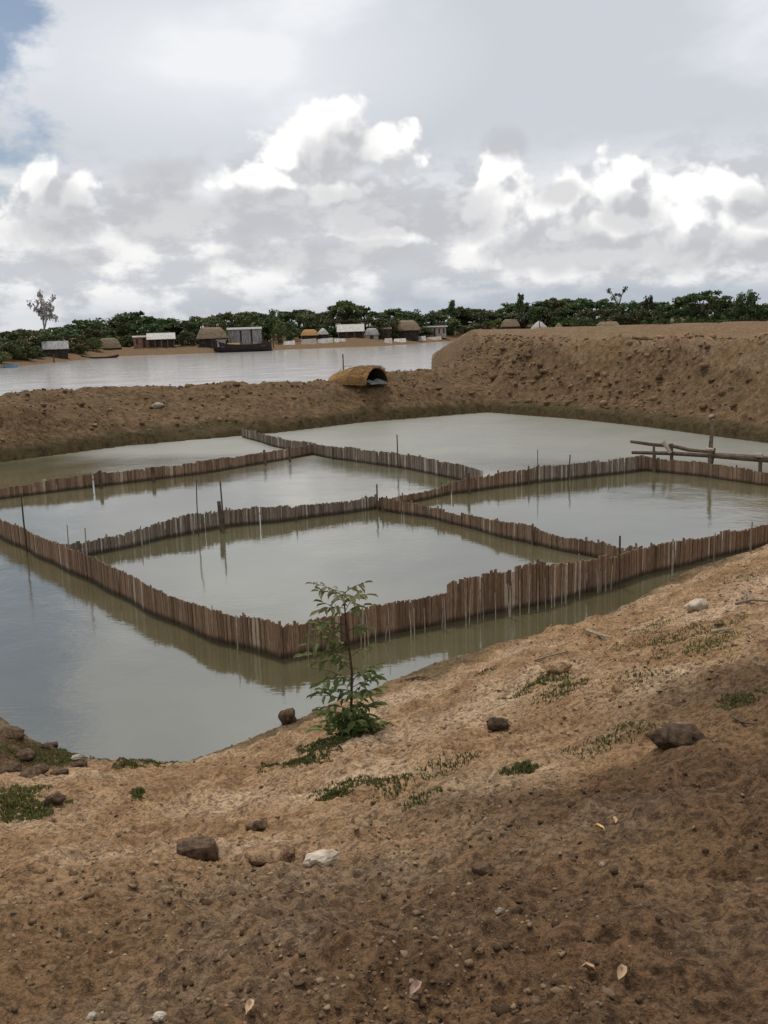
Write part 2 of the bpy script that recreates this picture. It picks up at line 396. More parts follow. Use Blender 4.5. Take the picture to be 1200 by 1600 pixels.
M_CLOD, q, b = material('clod')
gm = q.new('ShaderNodeNewGeometry'); rn = gm.outputs['Random Per Island']; pos = gm.outputs['Position']
za = q.new('ShaderNodeAttribute', attribute_name='zone'); zr, zg, zb = q.sep(za.outputs['Color'])
n = q.noise(pos, 18, 4, 0.65)
c1 = q.mix(q.m('POWER', rn, 1.4), (0.130, 0.078, 0.042), (0.42, 0.29, 0.17))
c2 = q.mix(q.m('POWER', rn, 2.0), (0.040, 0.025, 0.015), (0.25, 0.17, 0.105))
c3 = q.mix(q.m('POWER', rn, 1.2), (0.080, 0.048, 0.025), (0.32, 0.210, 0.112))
cc = q.mix(zr, q.mix(zb, c1, c2), c3)  # clods darken along with the painted shade and the left mud
vv = q.mr(n, 0.3, 0.7, 0.7, 1.2); cc = q.mix(1.0, cc, q.comb(vv, vv, vv), 'MULTIPLY')
q.l.new(cc, b.inputs['Base Color']); b.inputs['Roughness'].default_value = 0.95; b.inputs['Specular IOR Level'].default_value = 0.1
bump(q, b, n, 0.6, 0.02)

def water_mat(name, mud, scale, strength, rough, ior=1.333):
    m_, q, b = material(name)
    g = q.new('ShaderNodeNewGeometry'); p = g.outputs['Position']
    n1 = q.noise(q.v('MULTIPLY', p, (1.0, 1.5, 1.0)), scale, 4, 0.6); n2 = q.noise(p, scale*0.18, 3, 0.5)
    col = q.mix(q.mr(q.noise(p, 0.22, 4, 0.6), 0.35, 0.65), mud[0], mud[1])
    q.l.new(col, b.inputs['Base Color']); b.inputs['IOR'].default_value = ior
    gust = q.mr(q.noise(p, 0.16, 3, 0.5), 0.35, 0.68, 0.35, 1.2)
    b.inputs['Roughness'].default_value = rough; b.inputs['Specular IOR Level'].default_value = 0.5
    gust = q.m('MULTIPLY', gust, q.mr(q.m('ADD', q.m('ADD', q.sep(p)[1], q.m('MULTIPLY', q.sep(p)[0], 0.3)), q.m('MULTIPLY', q.noise(p, 0.12, 2), 12.0)), 36.0, 44.0, 1.0, 5.0))
    q.l.new(q.mr(q.m('ADD', q.m('ADD', q.sep(p)[1], q.m('MULTIPLY', q.sep(p)[0], 0.3)), q.m('MULTIPLY', q.noise(p, 0.12, 2), 12.0)), 36.0, 45.0, rough, rough+0.36), b.inputs['Roughness']) if name == 'pond_water' else None
    bump(q, b, q.m('MULTIPLY', q.m('ADD', q.m('MULTIPLY', n1, 0.3), n2), gust), strength, 0.05)
    return m_
M_POND = water_mat('pond_water', ((0.078, 0.070, 0.034), (0.112, 0.102, 0.056)), 5.0, 0.25, 0.07, 2.9)
M_RIVER = water_mat('river_water', ((0.34, 0.31, 0.285), (0.40, 0.37, 0.345)), 1.2, 0.22, 0.16)

def slat_mat(name, dark, mid, pale, pale_from):
    m_, q, b = material(name)
    oi = q.new('ShaderNodeObjectInfo'); g = q.new('ShaderNodeNewGeometry')
    r_ = q.m('FRACT', q.m('ADD', q.m('MULTIPLY', g.outputs['Random Per Island'], 7.31), q.m('MULTIPLY', oi.outputs['Random'], 3.17)))
    tc = q.new('ShaderNodeTexCoord'); p = g.outputs['Position']
    n = q.noise(q.v('MULTIPLY', p, (14, 14, 1.6)), 5.0, 4, 0.6)
    col = q.mix(q.mr(r_, 0.0, pale_from, smooth=False), dark, mid)
    col = q.mix(q.mr(r_, pale_from, pale_from+0.02), col, pale)
    vv = q.mr(n, 0.3, 0.7, 0.65, 1.25); col = q.mix(1.0, col, q.comb(vv, vv, vv), 'MULTIPLY')
    z = q.sep(p)[2]
    wet = q.mr(q.m('ADD', z, q.m('MULTIPLY', q.m('SUBTRACT', n, 0.5), 0.1)), 0.02, 0.13, 0.80, 0.0)
    col = q.mix(wet, col, (0.028, 0.020, 0.012))
    q.l.new(col, b.inputs['Base Color']); b.inputs['Roughness'].default_value = 0.8; b.inputs['Specular IOR Level'].default_value = 0.2
    bump(q, b, n, 0.3, 0.01)
    return m_
M_SLAT = slat_mat('bamboo_slat', (0.150, 0.093, 0.057), (0.320, 0.212, 0.138), (0.46, 0.37, 0.27), 0.95)
M_SLAT_GREY = slat_mat('grey_slat', (0.125, 0.095, 0.068), (0.300, 0.238, 0.175), (0.44, 0.39, 0.32), 0.90)
M_STICK = simple('pale_stick', (0.24, 0.195, 0.145), (0.42, 0.36, 0.29), 9, 0.7, 0.2)
M_POLE = simple('dark_pole', (0.060, 0.042, 0.028), (0.130, 0.092, 0.062), 8, 0.85, 0.4)
M_LOG = simple('weathered_log', (0.115, 0.082, 0.055), (0.235, 0.180, 0.130), 8, 0.85, 0.4)
M_WOODPALE = simple('pale_wood', (0.40, 0.33, 0.24), (0.55, 0.47, 0.36), 8, 0.8, 0.3)

def leaf_mat(name, c1, c2, trans=0.25):
    m_, q, b = material(name)
    oi = q.new('ShaderNodeObjectInfo'); g = q.new('ShaderNodeNewGeometry')
    r_ = q.m('FRACT', q.m('ADD', g.outputs['Random Per Island'], q.m('MULTIPLY', oi.outputs['Random'], 1.7)))
    n = q.noise(g.outputs['Position'], 0.35, 3)
    col = q.mix(r_, c1, c2)
    vv = q.mr(n, 0.35, 0.65, 0.75, 1.2); col = q.mix(1.0, col, q.comb(vv, vv, vv), 'MULTIPLY')
    ov = q.mr(oi.outputs['Random'], 0, 1, 0.78, 1.22, smooth=False); col = q.mix(1.0, col, q.comb(ov, ov, ov), 'MULTIPLY')
    q.l.new(col, b.inputs['Base Color']); b.inputs['Roughness'].default_value = 0.6; b.inputs['Specular IOR Level'].default_value = 0.2
    if trans:
        t = q.new('ShaderNodeBsdfTranslucent'); q.l.new(col, t.inputs[0])
        ms = q.new('ShaderNodeMixShader'); ms.inputs[0].default_value = trans
        q.l.new(b.outputs[0], ms.inputs[1]); q.l.new(t.outputs[0], ms.inputs[2])
        out = [k for k in q.n if k.type == 'OUTPUT_MATERIAL'][0]; q.l.new(ms.outputs[0], out.inputs[0])
    return m_

# ------------------------------------------------------------------ ground sheet (fine near the viewer, coarse to the horizon)
azs = np.concatenate([np.linspace(-33, 33, 470), np.linspace(33, 327, 130)[1:-1]]); azs = np.radians(azs)
rs = [0.0, 0.004, 0.2, 0.4, 0.55]
r_ = 0.7
while r_ < 75: rs.append(r_); r_ *= 1.0072
while r_ < 420: rs.append(r_); r_ *= 1.016
while r_ < 9000: rs.append(r_); r_ *= 1.12
rs = np.array(rs[1:]); NR, NA = len(rs), len(azs)
RR, AA = np.meshgrid(rs, azs, indexing='ij')
X = RR*np.sin(AA); Y = RR*np.cos(AA)
Z, near, pond, dyke, far, dn, df = height(X.ravel(), Y.ravel(), True, True)
V = np.stack([X.ravel(), Y.ravel(), Z], 1)
i = np.arange(NR-1)[:, None]*NA; j = np.arange(NA)[None, :]; j2 = (j+1) % NA
Fq = np.stack([i+j, i+j2, i+NA+j2, i+NA+j], -1).reshape(-1, 4)
Fq = Fq[:, ::-1]
gm_ = np_mesh('ground', V, Fq)
def zones(x, y, z, near, dyke, far, dn, df):
    zr = np.clip(dyke*1.0 + far*0.8, 0, 1)
    zr = np.where(inside(x, y, CREST_R), 0.7, zr)
    zg = np.where(dyke | pond_of(x, y), (1-smooth(0.50, 0.74, z + fbm(x*1.5, y*1.5, 3, 90)*0.25))*(np.hypot(x, y) < 70)*(df < 6), 0)
    zg = np.maximum(zg, near*(1-smooth(0.03, 0.24, z + fbm(x*2.2, y*2.2, 3, 93)*0.15))*0.8)
    wx = 0.92*smooth(-2.4, 2.0, x*1.0 - (y-3.0)*0.50 + fbm(x*0.9, y*0.9, 4, 91)*2.4)  # shade over the lower right, painted as darker soil
    zb = near*np.maximum(wx, (0.62+0.25*smooth(-1.6, 0.8, x))*smooth(6.4, 2.2, y + fbm(x*0.8, y*0.8, 3, 92)*1.5))*(1-smooth(6.0, 10.5, y))  # painted shade carried on across the bottom of the slope
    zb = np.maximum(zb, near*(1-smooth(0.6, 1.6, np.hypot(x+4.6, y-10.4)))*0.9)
    return np.stack([zr, zg, zb, np.ones_like(zr)], 1)
def pond_of(x, y): return (y >= yline(NEAR, x)) & (y < yline(FAR, x))
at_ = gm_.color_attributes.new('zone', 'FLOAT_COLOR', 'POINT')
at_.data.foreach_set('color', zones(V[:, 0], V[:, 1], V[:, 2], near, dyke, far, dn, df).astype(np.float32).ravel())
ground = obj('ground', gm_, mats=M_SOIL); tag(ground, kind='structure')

# water sheets
def sheet(name, poly, z, mat_):
    m_ = bpy.data.meshes.new(name); m_.from_pydata([(a, b_, z) for a, b_ in poly], [], [tuple(range(len(poly)))]); m_.update()
    return tag(obj(name, m_, mats=mat_), kind='structure')
pn = [p for p in NEAR if -30 < p[0] < 19]; pf = [p for p in FAR if -30 < p[0] < 19]
sheet('pond_water', [(-30, 18.5)] + [(a, b_-1.0) for a, b_ in pn] + [(a+0.6, b_+1.0) for a, b_ in reversed(pf)] + [(-30, 27)], 0.0, M_POND)
sheet('river_water', [(-420, 30), (-60, 29), (-34, 36), (-21, 43.5), (-14.5, 52), (-7, 54.5), (-1.5, 56.8), (3, 61), (6.5, 72), (12, 110), (22, 180), (70, 340), (-420, 340)], -0.4, M_RIVER)

# ------------------------------------------------------------------ scattered clods (nobody could count them)
t_ = (1+5**0.5)/2
ICO = np.array([(-1,t_,0),(1,t_,0),(-1,-t_,0),(1,-t_,0),(0,-1,t_),(0,1,t_),(0,-1,-t_),(0,1,-t_),(t_,0,-1),(t_,0,1),(-t_,0,-1),(-t_,0,1)])/math.hypot(1, t_)
ICOF = np.array([(0,11,5),(0,5,1),(0,1,7),(0,7,10),(0,10,11),(1,5,9),(5,11,4),(11,10,2),(10,7,6),(7,1,8),(3,9,4),(3,4,2),(3,2,6),(3,6,8),(3,8,9),(4,9,5),(2,4,11),(6,2,10),(8,6,7),(9,8,1)])
def clod_field(name, x, y, size, sink, label, flat=0.6):
    z, near, pond, dyke, far, dn, df = height(x, y, True, True)
    n = len(x)
    a = rng.uniform(0, 6.283, n); sc = size[:, None]*np.stack([rng.uniform(.7, 1.35, n), rng.uniform(.6, 1.1, n), rng.uniform(.3, .7, n)*flat*1.4], 1)
    v = ICO[None]*(1+rng.uniform(-.42, .42, (n, 12, 1)))*sc[:, None, :]
    tl = rng.uniform(-.5, .5, n); ct, st = np.cos(tl)[:, None], np.sin(tl)[:, None]
    v = np.stack([v[..., 0]*ct - v[..., 2]*st, v[..., 1], v[..., 0]*st + v[..., 2]*ct], -1)
    ca, sa = np.cos(a)[:, None], np.sin(a)[:, None]
    v = np.stack([v[..., 0]*ca - v[..., 1]*sa, v[..., 0]*sa + v[..., 1]*ca, v[..., 2]], -1)
    v += np.stack([x, y, z + size*sink], 1)[:, None, :]
    Fc = (ICOF[None] + (np.arange(n)*12)[:, None, None]).reshape(-1, 3)
    m_ = np_mesh(name, v.reshape(-1, 3), Fc, smooth=False)
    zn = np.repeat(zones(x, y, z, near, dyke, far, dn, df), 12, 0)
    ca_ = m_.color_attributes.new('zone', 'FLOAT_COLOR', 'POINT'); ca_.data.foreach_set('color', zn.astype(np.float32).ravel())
    o = obj(name, m_, mats=M_CLOD); tag(o, label, 'clods', kind='stuff'); return o
# on the near bank
n = 42000
r_ = 1.4*np.exp(rng.uniform(0, 1, n)*math.log(22/1.4)); a_ = rng.uniform(-0.62, 0.62, n)
x = r_*np.sin(a_); y = r_*np.cos(a_)
dens = smooth(-0.45, 0.45, fbm(x*0.8, y*0.8, 3, 81)) * (0.35 + 0.65*smooth(-2, 2, x - (y-4)*0.25))
k = (rng.uniform(0, 1, n) < dens) & (y < yline(NEAR, x) - 0.15); x, y, r_ = x[k], y[k], r_[k]
size = np.exp(rng.normal(0, 0.55, len(x)))*0.0050*(0.55+0.19*r_)
clod_field('bank_clods', x, y, np.clip(size, 0.003, 0.022), 0.15, 'small crumbs of dry brown earth strewn over the near bank')
# on the dykes
n = 30000
x = rng.uniform(-26, 26, n); y = rng.uniform(28, 74, n)
z0, ne_, po_, dy_, fa_, dn_, df_ = height(x, y, False, True)
k = dy_ & (z0 > 0.35) & (df_ > 0.6) & (rng.uniform(0, 1, n) < 0.30 + 0.7*smooth(-0.2, 0.4, fbm(x*0.5, y*0.5, 3, 83))); x, y = x[k], y[k]
size = np.clip(np.exp(rng.normal(0, 0.5, len(x)))*0.062, 0.03, 0.24)*(0.75+0.5*smooth(4, 8, x))
clod_field('dyke_clods', x, y, size, 0.2, 'broken lumps of dug earth covering the far dykes', 0.75)

# ------------------------------------------------------------------ bamboo fences standing in the pond
def slat_mesh(k):
    wd = (0.030, 0.026, 0.034, 0.028, 0.031)[k]; bow = (0.006, -0.005, 0.004, -0.007, 0.0)[k]; top = (0.004, -0.008, 0.010, -0.004, 0.012)[k]
    rings = []
    for z, t in ((0.0, 0), (0.5, 1), (1.0, 0.2)):
        hw = wd*(1.0 if z < 1 else 0.88); th = 0.007
        rings.append([(-hw+bow*t, -th, z), (hw+bow*t, -th, z), (hw+bow*t, th, z), (-hw+bow*t, th, z)])
    rings[2] = [(p[0], p[1], 1.0 + (top if p[0] > 0 else -top)) for p in rings[2]]
    mb = MB(); mb.loft(rings, close=True); return mb.mesh('slat')
SLATS = [slat_mesh(k) for k in range(5)]; SLATS_GREY = [m_.copy() for m_ in SLATS]
for m_ in SLATS: m_.materials.append(M_SLAT)
for m_ in SLATS_GREY: m_.materials.append(M_SLAT_GREY)
def polyline(pts, pitch):
    out = []; carry = 0.0
    for (a, ha), (b_, hb) in zip(pts[:-1], pts[1:]):
        L = (b_-a).length; u = (b_-a)/L; s_ = carry
        while s_ < L:
            f = s_/L; out.append((a + u*s_, u, ha+(hb-ha)*f)); s_ += pitch
        carry = s_ - L
    return out
def fence(label, pts, pitch=0.036, grey=False, each=300, jitter=0.04, stakes=(), sticks=(), wander=0.022, seed=1, smooth_mat=False):
    """pts: (x, y, height above water)"""
    rnd = random.Random(seed)
    P3 = [(Vector((p[0], p[1], 0)), p[2]) for p in pts]
    base = P3[0][0].copy()
    root = thing('bamboo_fence', label, 'fence', base)
    L = polyline(P3, pitch)
    meshes = SLATS_GREY if grey else SLATS
    order = sorted(range(len(L)), key=lambda i_: L[i_][0].length); single = set(order[:each])
    rest = MB(); lump = 0.0
    for i_, (p, u, h) in enumerate(L):
        nrm = Vector((-u.y, u.x, 0))
        if rnd.random() < 0.07: lump = rnd.uniform(-1, 1)*jitter*1.1
        hh = h + lump + rnd.uniform(-1, 1)*jitter*0.45 + (rnd.uniform(0.02, 0.07) if rnd.random() < 0.03 else 0) - (0.05 if rnd.random() < 0.03 else 0)
        rg = 0.3 if smooth_mat else 0.55
        off = nrm*(math.sin(i_*0.11 + seed)*wander + math.sin(i_*0.041 + 2*seed)*wander + rnd.uniform(-.006, .006) *rg + (0.008 if i_ % 2 else -0.008)*rg)
        m4 = Matrix.Translation(p + off - base + Vector((0, 0, -0.30))) @ Matrix.Rotation(math.atan2(u.y, u.x)+rnd.uniform(-.12, .12)*rg, 4, 'Z') \
            @ Matrix.Rotation(rnd.gauss(0, 0.006), 4, 'Y') @ Matrix.Rotation(rnd.gauss(0, 0.025)*rg, 4, 'X') @ Matrix.Diagonal((rnd.uniform(.9, 1.2)*pitch/0.038, 1, max(0.1, hh+0.30), 1))
        k = rnd.randrange(5)
        if rnd.random() < 0.012: continue
        if i_ in single:
            o = obj('slat', meshes[k], root); o.matrix_basis = m4
        else:
            me = meshes[k]; rest.add([m4 @ v_.co for v_ in me.vertices], [tuple(f.vertices) for f in me.polygons])
    if rest.v:
        o = rest.build('slat_row', M_SLAT_GREY if grey else M_SLAT, root)
        if len(L) > each: tag(o, kind='stuff')
    # binding strip along the back
    rail = MB(); line = []
    for i_, (p, u, h) in list(enumerate(L))[::6]:
        nrm = Vector((-u.y, u.x, 0))
        line.append(p + nrm*(math.sin(i_*0.11+seed)*wander + math.sin(i_*0.041+2*seed)*wander + 0.034) - base + Vector((0, 0, h*0.62)))
    if len(line) > 2: rail.tube(line, 0.013, 5); rail.build('binding_rail', M_POLE, root)
    for (x_, y_, h_, rad, lean, kind_) in stakes:
        mb = MB(); n_ = 4
        mb.tube([(lean*t*h_ + rnd.uniform(-.008, .008), rnd.uniform(-.008, .008), -0.4 + (h_+0.4)*t) for t in (0, .3, .65, 1)], [rad, rad*.96, rad*.9, rad*.8], 7, jit=0.08)
        mb.build('stake', (M_POLE, M_STICK, M_LOG)[kind_], root, loc=Vector((x_, y_, 0))-base)
    for (x_, y_, h_) in sticks:
        mb = MB(); ln = rnd.uniform(-.05, .05)
        mb.tube([(0, 0, -0.35), (ln*.4, 0, h_*.4), (ln, 0.01, h_)], [0.009, 0.008, 0.006], 5)
        mb.build('stick', M_STICK, root, loc=Vector((x_, y_, 0))-base)
    return root
def W2(px, py): v_ = at(px, py, 0.0); return v_.x, v_.y
def stake(px, py, top, rad, lean=0.0, kind_=0):
    x_, y_ = W2(px, py); D = math.hypot(x_, y_); return (x_, y_, (py-top)/FPX*math.hypot(D, 5)*1.0, rad, lean, kind_)
r2 = random.Random(5)
A0 = (-13.4, 28.6); A1 = (-9.79, 23.92); AC = (-1.65, 14.1)
fence('long left bamboo fence running back from the near corner beside open water',
      [(*A0, .50), (*A1, .50), (-7.0, 20.4, .52), (-4.39, 16.95, .50), (-2.88, 15.15, .52), (*AC, .52)], each=300, seed=3, smooth_mat=True,
      stakes=[stake(42, 862, 775, .022), stake(110, 880, 822, .016, 0, 1), stake(140, 905, 826, .018, 0, 1), stake(335, 1000, 945, .012, 0, 1), stake(372, 1015, 960, .012, 0, 1)])
f2p = [(*AC, .52), (-0.06, 15.08, .53), (1.02, 15.66, .55), (1.06, 15.69, .70), (2.81, 16.6, .74), (4.0, 17.45, .62), (4.9, 18.2, .56), (5.72, 18.75, .52), (7.0, 19.6, .50), (8.6, 20.7, .50)]
sk = []
for i_ in range(40):
    px = r2.choice([r2.uniform(705, 960), r2.uniform(600, 960), r2.uniform(445, 700)]); py = np.interp(px, [440, 600, 700, 850, 960], [1035, 1000, 980, 950, 915]) + 4
    x_, y_ = W2(px, py); sk.append((x_, y_, r2.uniform(.25, .60) + (0.10 if px > 705 else 0)))
fence('tall front bamboo fence nearest the bank, with pale sticks and a stepped top', f2p, each=300, seed=8, sticks=sk,
      stakes=[stake(1050, 900, 843, .020, 0, 1), stake(1115, 886, 834, .014, 0, 1), stake(1172, 878, 818, .016, 0, 1), stake(968, 918, 838, .022), stake(905, 935, 865, .012, 0, 1)], jitter=0.045)
fence('wavy middle bamboo fence with tall dark stakes, left of the junction post',
      [(-7.42, 21.0, .36), (-6.2, 22.3, .38), (-5.66, 22.9, .42), (-4.9, 23.7, .50), (-4.31, 24.27, .45), (-2.39, 25.1, .40), (-0.18, 26.22, .34)], each=300, seed=5, wander=0.04, jitter=0.06, grey=True,
      stakes=[stake(346, 829, 783, .055, -.02), stake(350, 826, 752, .024, -.02), stake(309, 836, 750, .016, .04), stake(590, 797, 756, .026), stake(463, 815, 790, .02), stake(222, 852, 822, .018, 0, 1), stake(302, 836, 806, .014, 0, 1)])
fence('middle bamboo fence from the junction post to the right, low and dark',
      [(-0.18, 26.22, .22), (1.2, 27.4, .24), (1.92, 28.1, .28), (2.2, 28.35, .40), (4.64, 29.75, .44)], each=200, seed=6, wander=0.03,
      stakes=[stake(733, 771, 738, .045), stake(690, 778, 752, .02)])
fence('pale grey bamboo fence of upright strips ending under the log footbridge',
      [(4.70, 29.78, .46), (6.6, 30.6, .46), (8.66, 31.55, .48)], each=150, seed=7, grey=True, wander=0.02,
      stakes=[stake(888, 752, 711, .022, .06), stake(840, 756, 703, .014), stake(826, 757, 728, .03)])
fence('low bamboo fence crossing from the junction post to the front fence',
      [(-0.10, 26.1, .34), (1.32, 24.5, .28), (2.4, 22.8, .32), (3.33, 21.4, .40), (3.9, 20.6, .34), (4.75, 19.5, .34), (5.35, 18.6, .46)], each=220, seed=9, wander=0.03,
      stakes=[stake(832, 851, 818, .03), stake(598, 800, 776, .03)])
fence('distant bamboo fence slanting in from the far dyke to the dark middle fence',
      [(-6.6, 45.4, .42), (-4.75, 41.5, .42), (-1.91, 36.8, .50), (0.51, 34.05, .50), (2.3, 31.2, .50), (3.1, 29.4, .46)], pitch=0.07, each=0, seed=10, grey=True,
      stakes=[stake(622, 731, 679, .026), stake(520, 718, 700, .03)])
fence('low back left bamboo fence in front of the lit dyke',
      [(-15.5, 27.6, .34), (-12.07, 29.9, .36), (-9.39, 31.9, .42), (-6.35, 34.1, .42), (-4.1, 36.7, .42), (-2.85, 38.2, .42)], pitch=0.07, each=0, seed=11,
      stakes=[stake(158, 762, 736, .07), stake(240, 752, 730, .08), stake(414, 726, 703, .06), stake(453, 721, 698, .05)])
fence('bamboo fence beneath the log footbridge at the right edge',
      [(8.70, 31.55, .46), (10.12, 29.9, .42), (11.32, 27.8, .42), (12.8, 25.2, .42)], pitch=0.065, each=0, seed=12,
      stakes=[stake(1022, 738, 706, .06), stake(1150, 752, 728, .025)])

# ------------------------------------------------------------------ log footbridge
def level(px, py_base, py):
    x_, y_ = W2(px, py_base); D = math.hypot(x_, y_)
    d = ray(px, py); return Vector((x_, y_, CAM_H + d.z/math.hypot(d.x, d.y)*D))
br = thing('log_footbridge', 'rough footbridge of thin logs tied to posts at the right edge', 'footbridge', (*W2(1048, 731), 0.0))
B0 = br.location.copy()
def logpart(name, pts, rad, mat_):
    mb = MB(); mb.tube([p - B0 for p in pts], [r_*1.4 for r_ in rad], 8, jit=0.12); return mb.build(name, mat_, br)
bl = lambda px: float(np.interp(px, [985, 1110, 1200, 1330], [727, 735, 743, 757]))
logpart('log', [level(987, bl(987), 707), level(1050, bl(1050), 708.5), level(1110, bl(1110), 712), level(1165, bl(1165), 716), level(1210, bl(1210), 719), level(1330, bl(1330), 731)], [.035, .045, .05, .06, .065, .06], M_POLE)
logpart('log', [level(985, bl(985)-2, 690), level(1020, bl(1020)-2, 695), level(1050, bl(1050)-2, 697), level(1075, bl(1075)-2, 703), level(1112, bl(1112)-2, 706.5)], [.04, .045, .042, .04, .035], M_POLE)
logpart('log', [level(1108, bl(1108)-3, 710), level(1160, bl(1160)-3, 713), level(1205, bl(1205)-3, 717), level(1330, bl(1330)-3, 727)], [.05, .055, .06, .06], M_LOG)
logpart('post', [level(1108, bl(1108), 760), level(1109, bl(1109), 700), level(1111, bl(1111), 655)], [.055, .05, .035], M_LOG)
logpart('post', [level(1106, bl(1106)-1, 760), level(1114, bl(1114)-1, 700)], [.05, .045], M_POLE)
logpart('post', [level(1051, bl(1051), 750), level(1048, bl(1048), 693)], [.045, .04], M_POLE)
logpart('post', [level(1021, bl(1021), 750), level(1021, bl(1021), 693)], [.035, .03], M_LOG)
logpart('post', [level(1188, bl(1188), 765), level(1187, bl(1187), 709)], [.045, .04], M_LOG)
logpart('brace', [level(1036, bl(1036)+1, 690), level(1047, bl(1047)+1, 708)], [.05, .045], M_WOODPALE)
logpart('lashing', [level(1102, bl(1102)+1, 702), level(1114, bl(1114)+1, 702.5)], [.035, .035], M_WOODPALE)
logpart('lashing', [level(1178, bl(1178)+1, 711), level(1190, bl(1190)+1, 712)], [.05, .05], M_WOODPALE)

# ------------------------------------------------------------------ thatched shelter on the dyke crest
M_THATCH = simple('thatch', (0.17, 0.092, 0.034), (0.54, 0.31, 0.125), 5.0, 0.9, 0.8, (1.2, 7.0, 7.0), 0.22, 0.05)
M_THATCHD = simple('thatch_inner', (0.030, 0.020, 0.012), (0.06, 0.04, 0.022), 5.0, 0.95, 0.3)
M_CLOTH = simple('grey_cloth', (0.12, 0.12, 0.12), (0.20, 0.20, 0.20), 3.0, 0.9, 0.2)
hx, hy = at_dist(556, 597, 54.2).x, 54.2
hut = thing('thatched_shelter', 'golden thatched barrel shelter with dark open end on the dyke', 'shelter', (hx, hy, hz1(hx, hy)-0.12), R(-41))
def vault(x0, x1, rad, hgt, n=14, inner=0.0):
    rings = []
    for i_ in range(n+1):
        t = i_/n; x_ = x0 + (x1-x0)*t
        tap = 0.50 + 0.50*min(1, (t/0.55))**0.6
        rings.append([(x_, -math.cos(a)*(rad-inner)*tap, math.sin(a)*(hgt-inner)*tap**1.2) for a in np.linspace(0, math.pi, 17)])
    return rings
mb = MB(); ro = vault(-1.75, 1.55, .98, .94); ri = vault(-1.70, 1.53, .98, .94, inner=.07)
mb.loft(ro, cap0=True, cap1=False); mb.build('roof', M_THATCH, hut, smooth=True)
mb = MB(); mb.loft([list(reversed(r_)) for r_ in ri], cap0=True, cap1=False); mb.build('lining', M_THATCHD, hut, smooth=True)
# courses of straw laid over the frame, each its own shaggy band
rr = random.Random(3)
for c_ in range(9):
    mb = MB(); a0 = math.pi*(0.02 + c_*0.107); 
    for s_ in range(170):
        t = rr.uniform(0, .985); a = a0 + rr.uniform(0, .30); x_ = -1.75 + 3.3*t; tap = 0.50 + 0.50*min(1, t/.55)**.6
        L_ = rr.uniform(.2, .5); da = rr.uniform(-.12, .12)
        def pt(xx, aa, lift): return Vector((xx, -math.cos(aa)*(.98+lift)*tap, math.sin(aa)*(.94+lift)*tap**1.2))
        w_ = 0.018
        p0, p1 = pt(x_, a, .02), pt(min(x_+L_, 1.72), a+da, .05+rr.uniform(0, .07))
        e = Vector((0, math.sin(a), math.cos(a)))*w_
        mb.add([p0-e, p0+e, p1+e*.6, p1-e*.6], [(0, 1, 2, 3)])
    mb.build('straw_course', M_THATCH, hut)
rim = MB(); rim.tube([(1.56+rr.uniform(-.03, .03), -math.cos(a)*.965, math.sin(a)*.925) for a in np.linspace(0, math.pi, 22)], .055, 7, jit=.3); rim.build('rim', M_THATCH, hut)
for xx in (-.6, .3, 1.2):
    mb = MB(); mb.tube([(xx, -math.cos(a)*1.03, math.sin(a)*.995) for a in np.linspace(.02, math.pi-.02, 22)], .016, 5); mb.build('binding_hoop', M_LOG, hut)
cl = MB(); cl.loft([[(1.35+.12*math.sin(i_), -.75+1.4*i_/8, .02+.10*math.sin(i_*1.3)+.12), (1.75, -.75+1.4*i_/8, .04), (1.80, -.75+1.4*i_/8, -.03)] for i_ in range(9)], cap0=False, cap1=False)
tag(cl.build('cloth_bundle', M_CLOTH, None, smooth=True, loc=hut.location + Vector((0, 0, .06)), rot=hut.rotation_euler), 'grey cloth lying at the open end of the thatched shelter', 'cloth')
pp = at_dist(537, 590, 58.0); zb = hz1(pp.x, pp.y)
mb = MB(); topz = at_dist(537, 553, 58.0).z; mb.tube([(0, 0, -.3), (.01, 0, (topz-zb)*.5), (0, 0, topz-zb)], [.045, .04, .035], 7)
tag(mb.build('mooring_pole', M_POLE, None, loc=(pp.x, pp.y, zb)), 'thin dark pole standing up behind the thatched shelter', 'pole')

# ------------------------------------------------------------------ sapling on the bank
M_LEAF = leaf_mat('sapling_leaf', (0.105, 0.145, 0.040), (0.205, 0.245, 0.082), 0.3)
M_LEAFPALE = leaf_mat('young_leaf', (0.16, 0.17, 0.065), (0.26, 0.24, 0.11), 0.3)
M_STEM = simple('green_stem', (0.055, 0.040, 0.022), (0.10, 0.075, 0.04), 9, 0.8, 0.3)
M_GRASS = leaf_mat('grass_blade', (0.060, 0.074, 0.018), (0.140, 0.135, 0.044), 0.3)
def leaflet(L_, wd):
    mb = MB(); n_ = 4
    pts = [(0, 0, 0)]
    for t, w_ in ((.25, .8), (.55, 1.0), (.82, .6)):
        pts += [(-wd*w_, L_*t, -.10*L_*t*t+.012), (0, L_*t, -.16*L_*t*t), (wd*w_, L_*t, -.10*L_*t*t+.012)]
    pts.append((0, L_, -.24*L_))
    mb.add(pts, [(0, 2, 1), (0, 3, 2), (1, 2, 5, 4), (2, 3, 6, 5), (4, 5, 8, 7), (5, 6, 9, 8), (7, 8, 10), (8, 9, 10)])
    return mb.mesh('leaf', True)
LEAFS = [leaflet(.115, .021), leaflet(.135, .025), leaflet(.10, .019)]; LEAFS_P = [m_.copy() for m_ in LEAFS]
for m_ in LEAFS: m_.materials.append(M_LEAF)
for m_ in LEAFS_P: m_.materials.append(M_LEAFPALE)
g0 = ground_at(546, 1146)
sap = thing('sapling', 'young green sapling with feathery leaves growing at the water edge', 'sapling', g0)
Dp = math.hypot(g0.x, g0.y); SH = at_dist(548, 928, Dp).z - g0.z
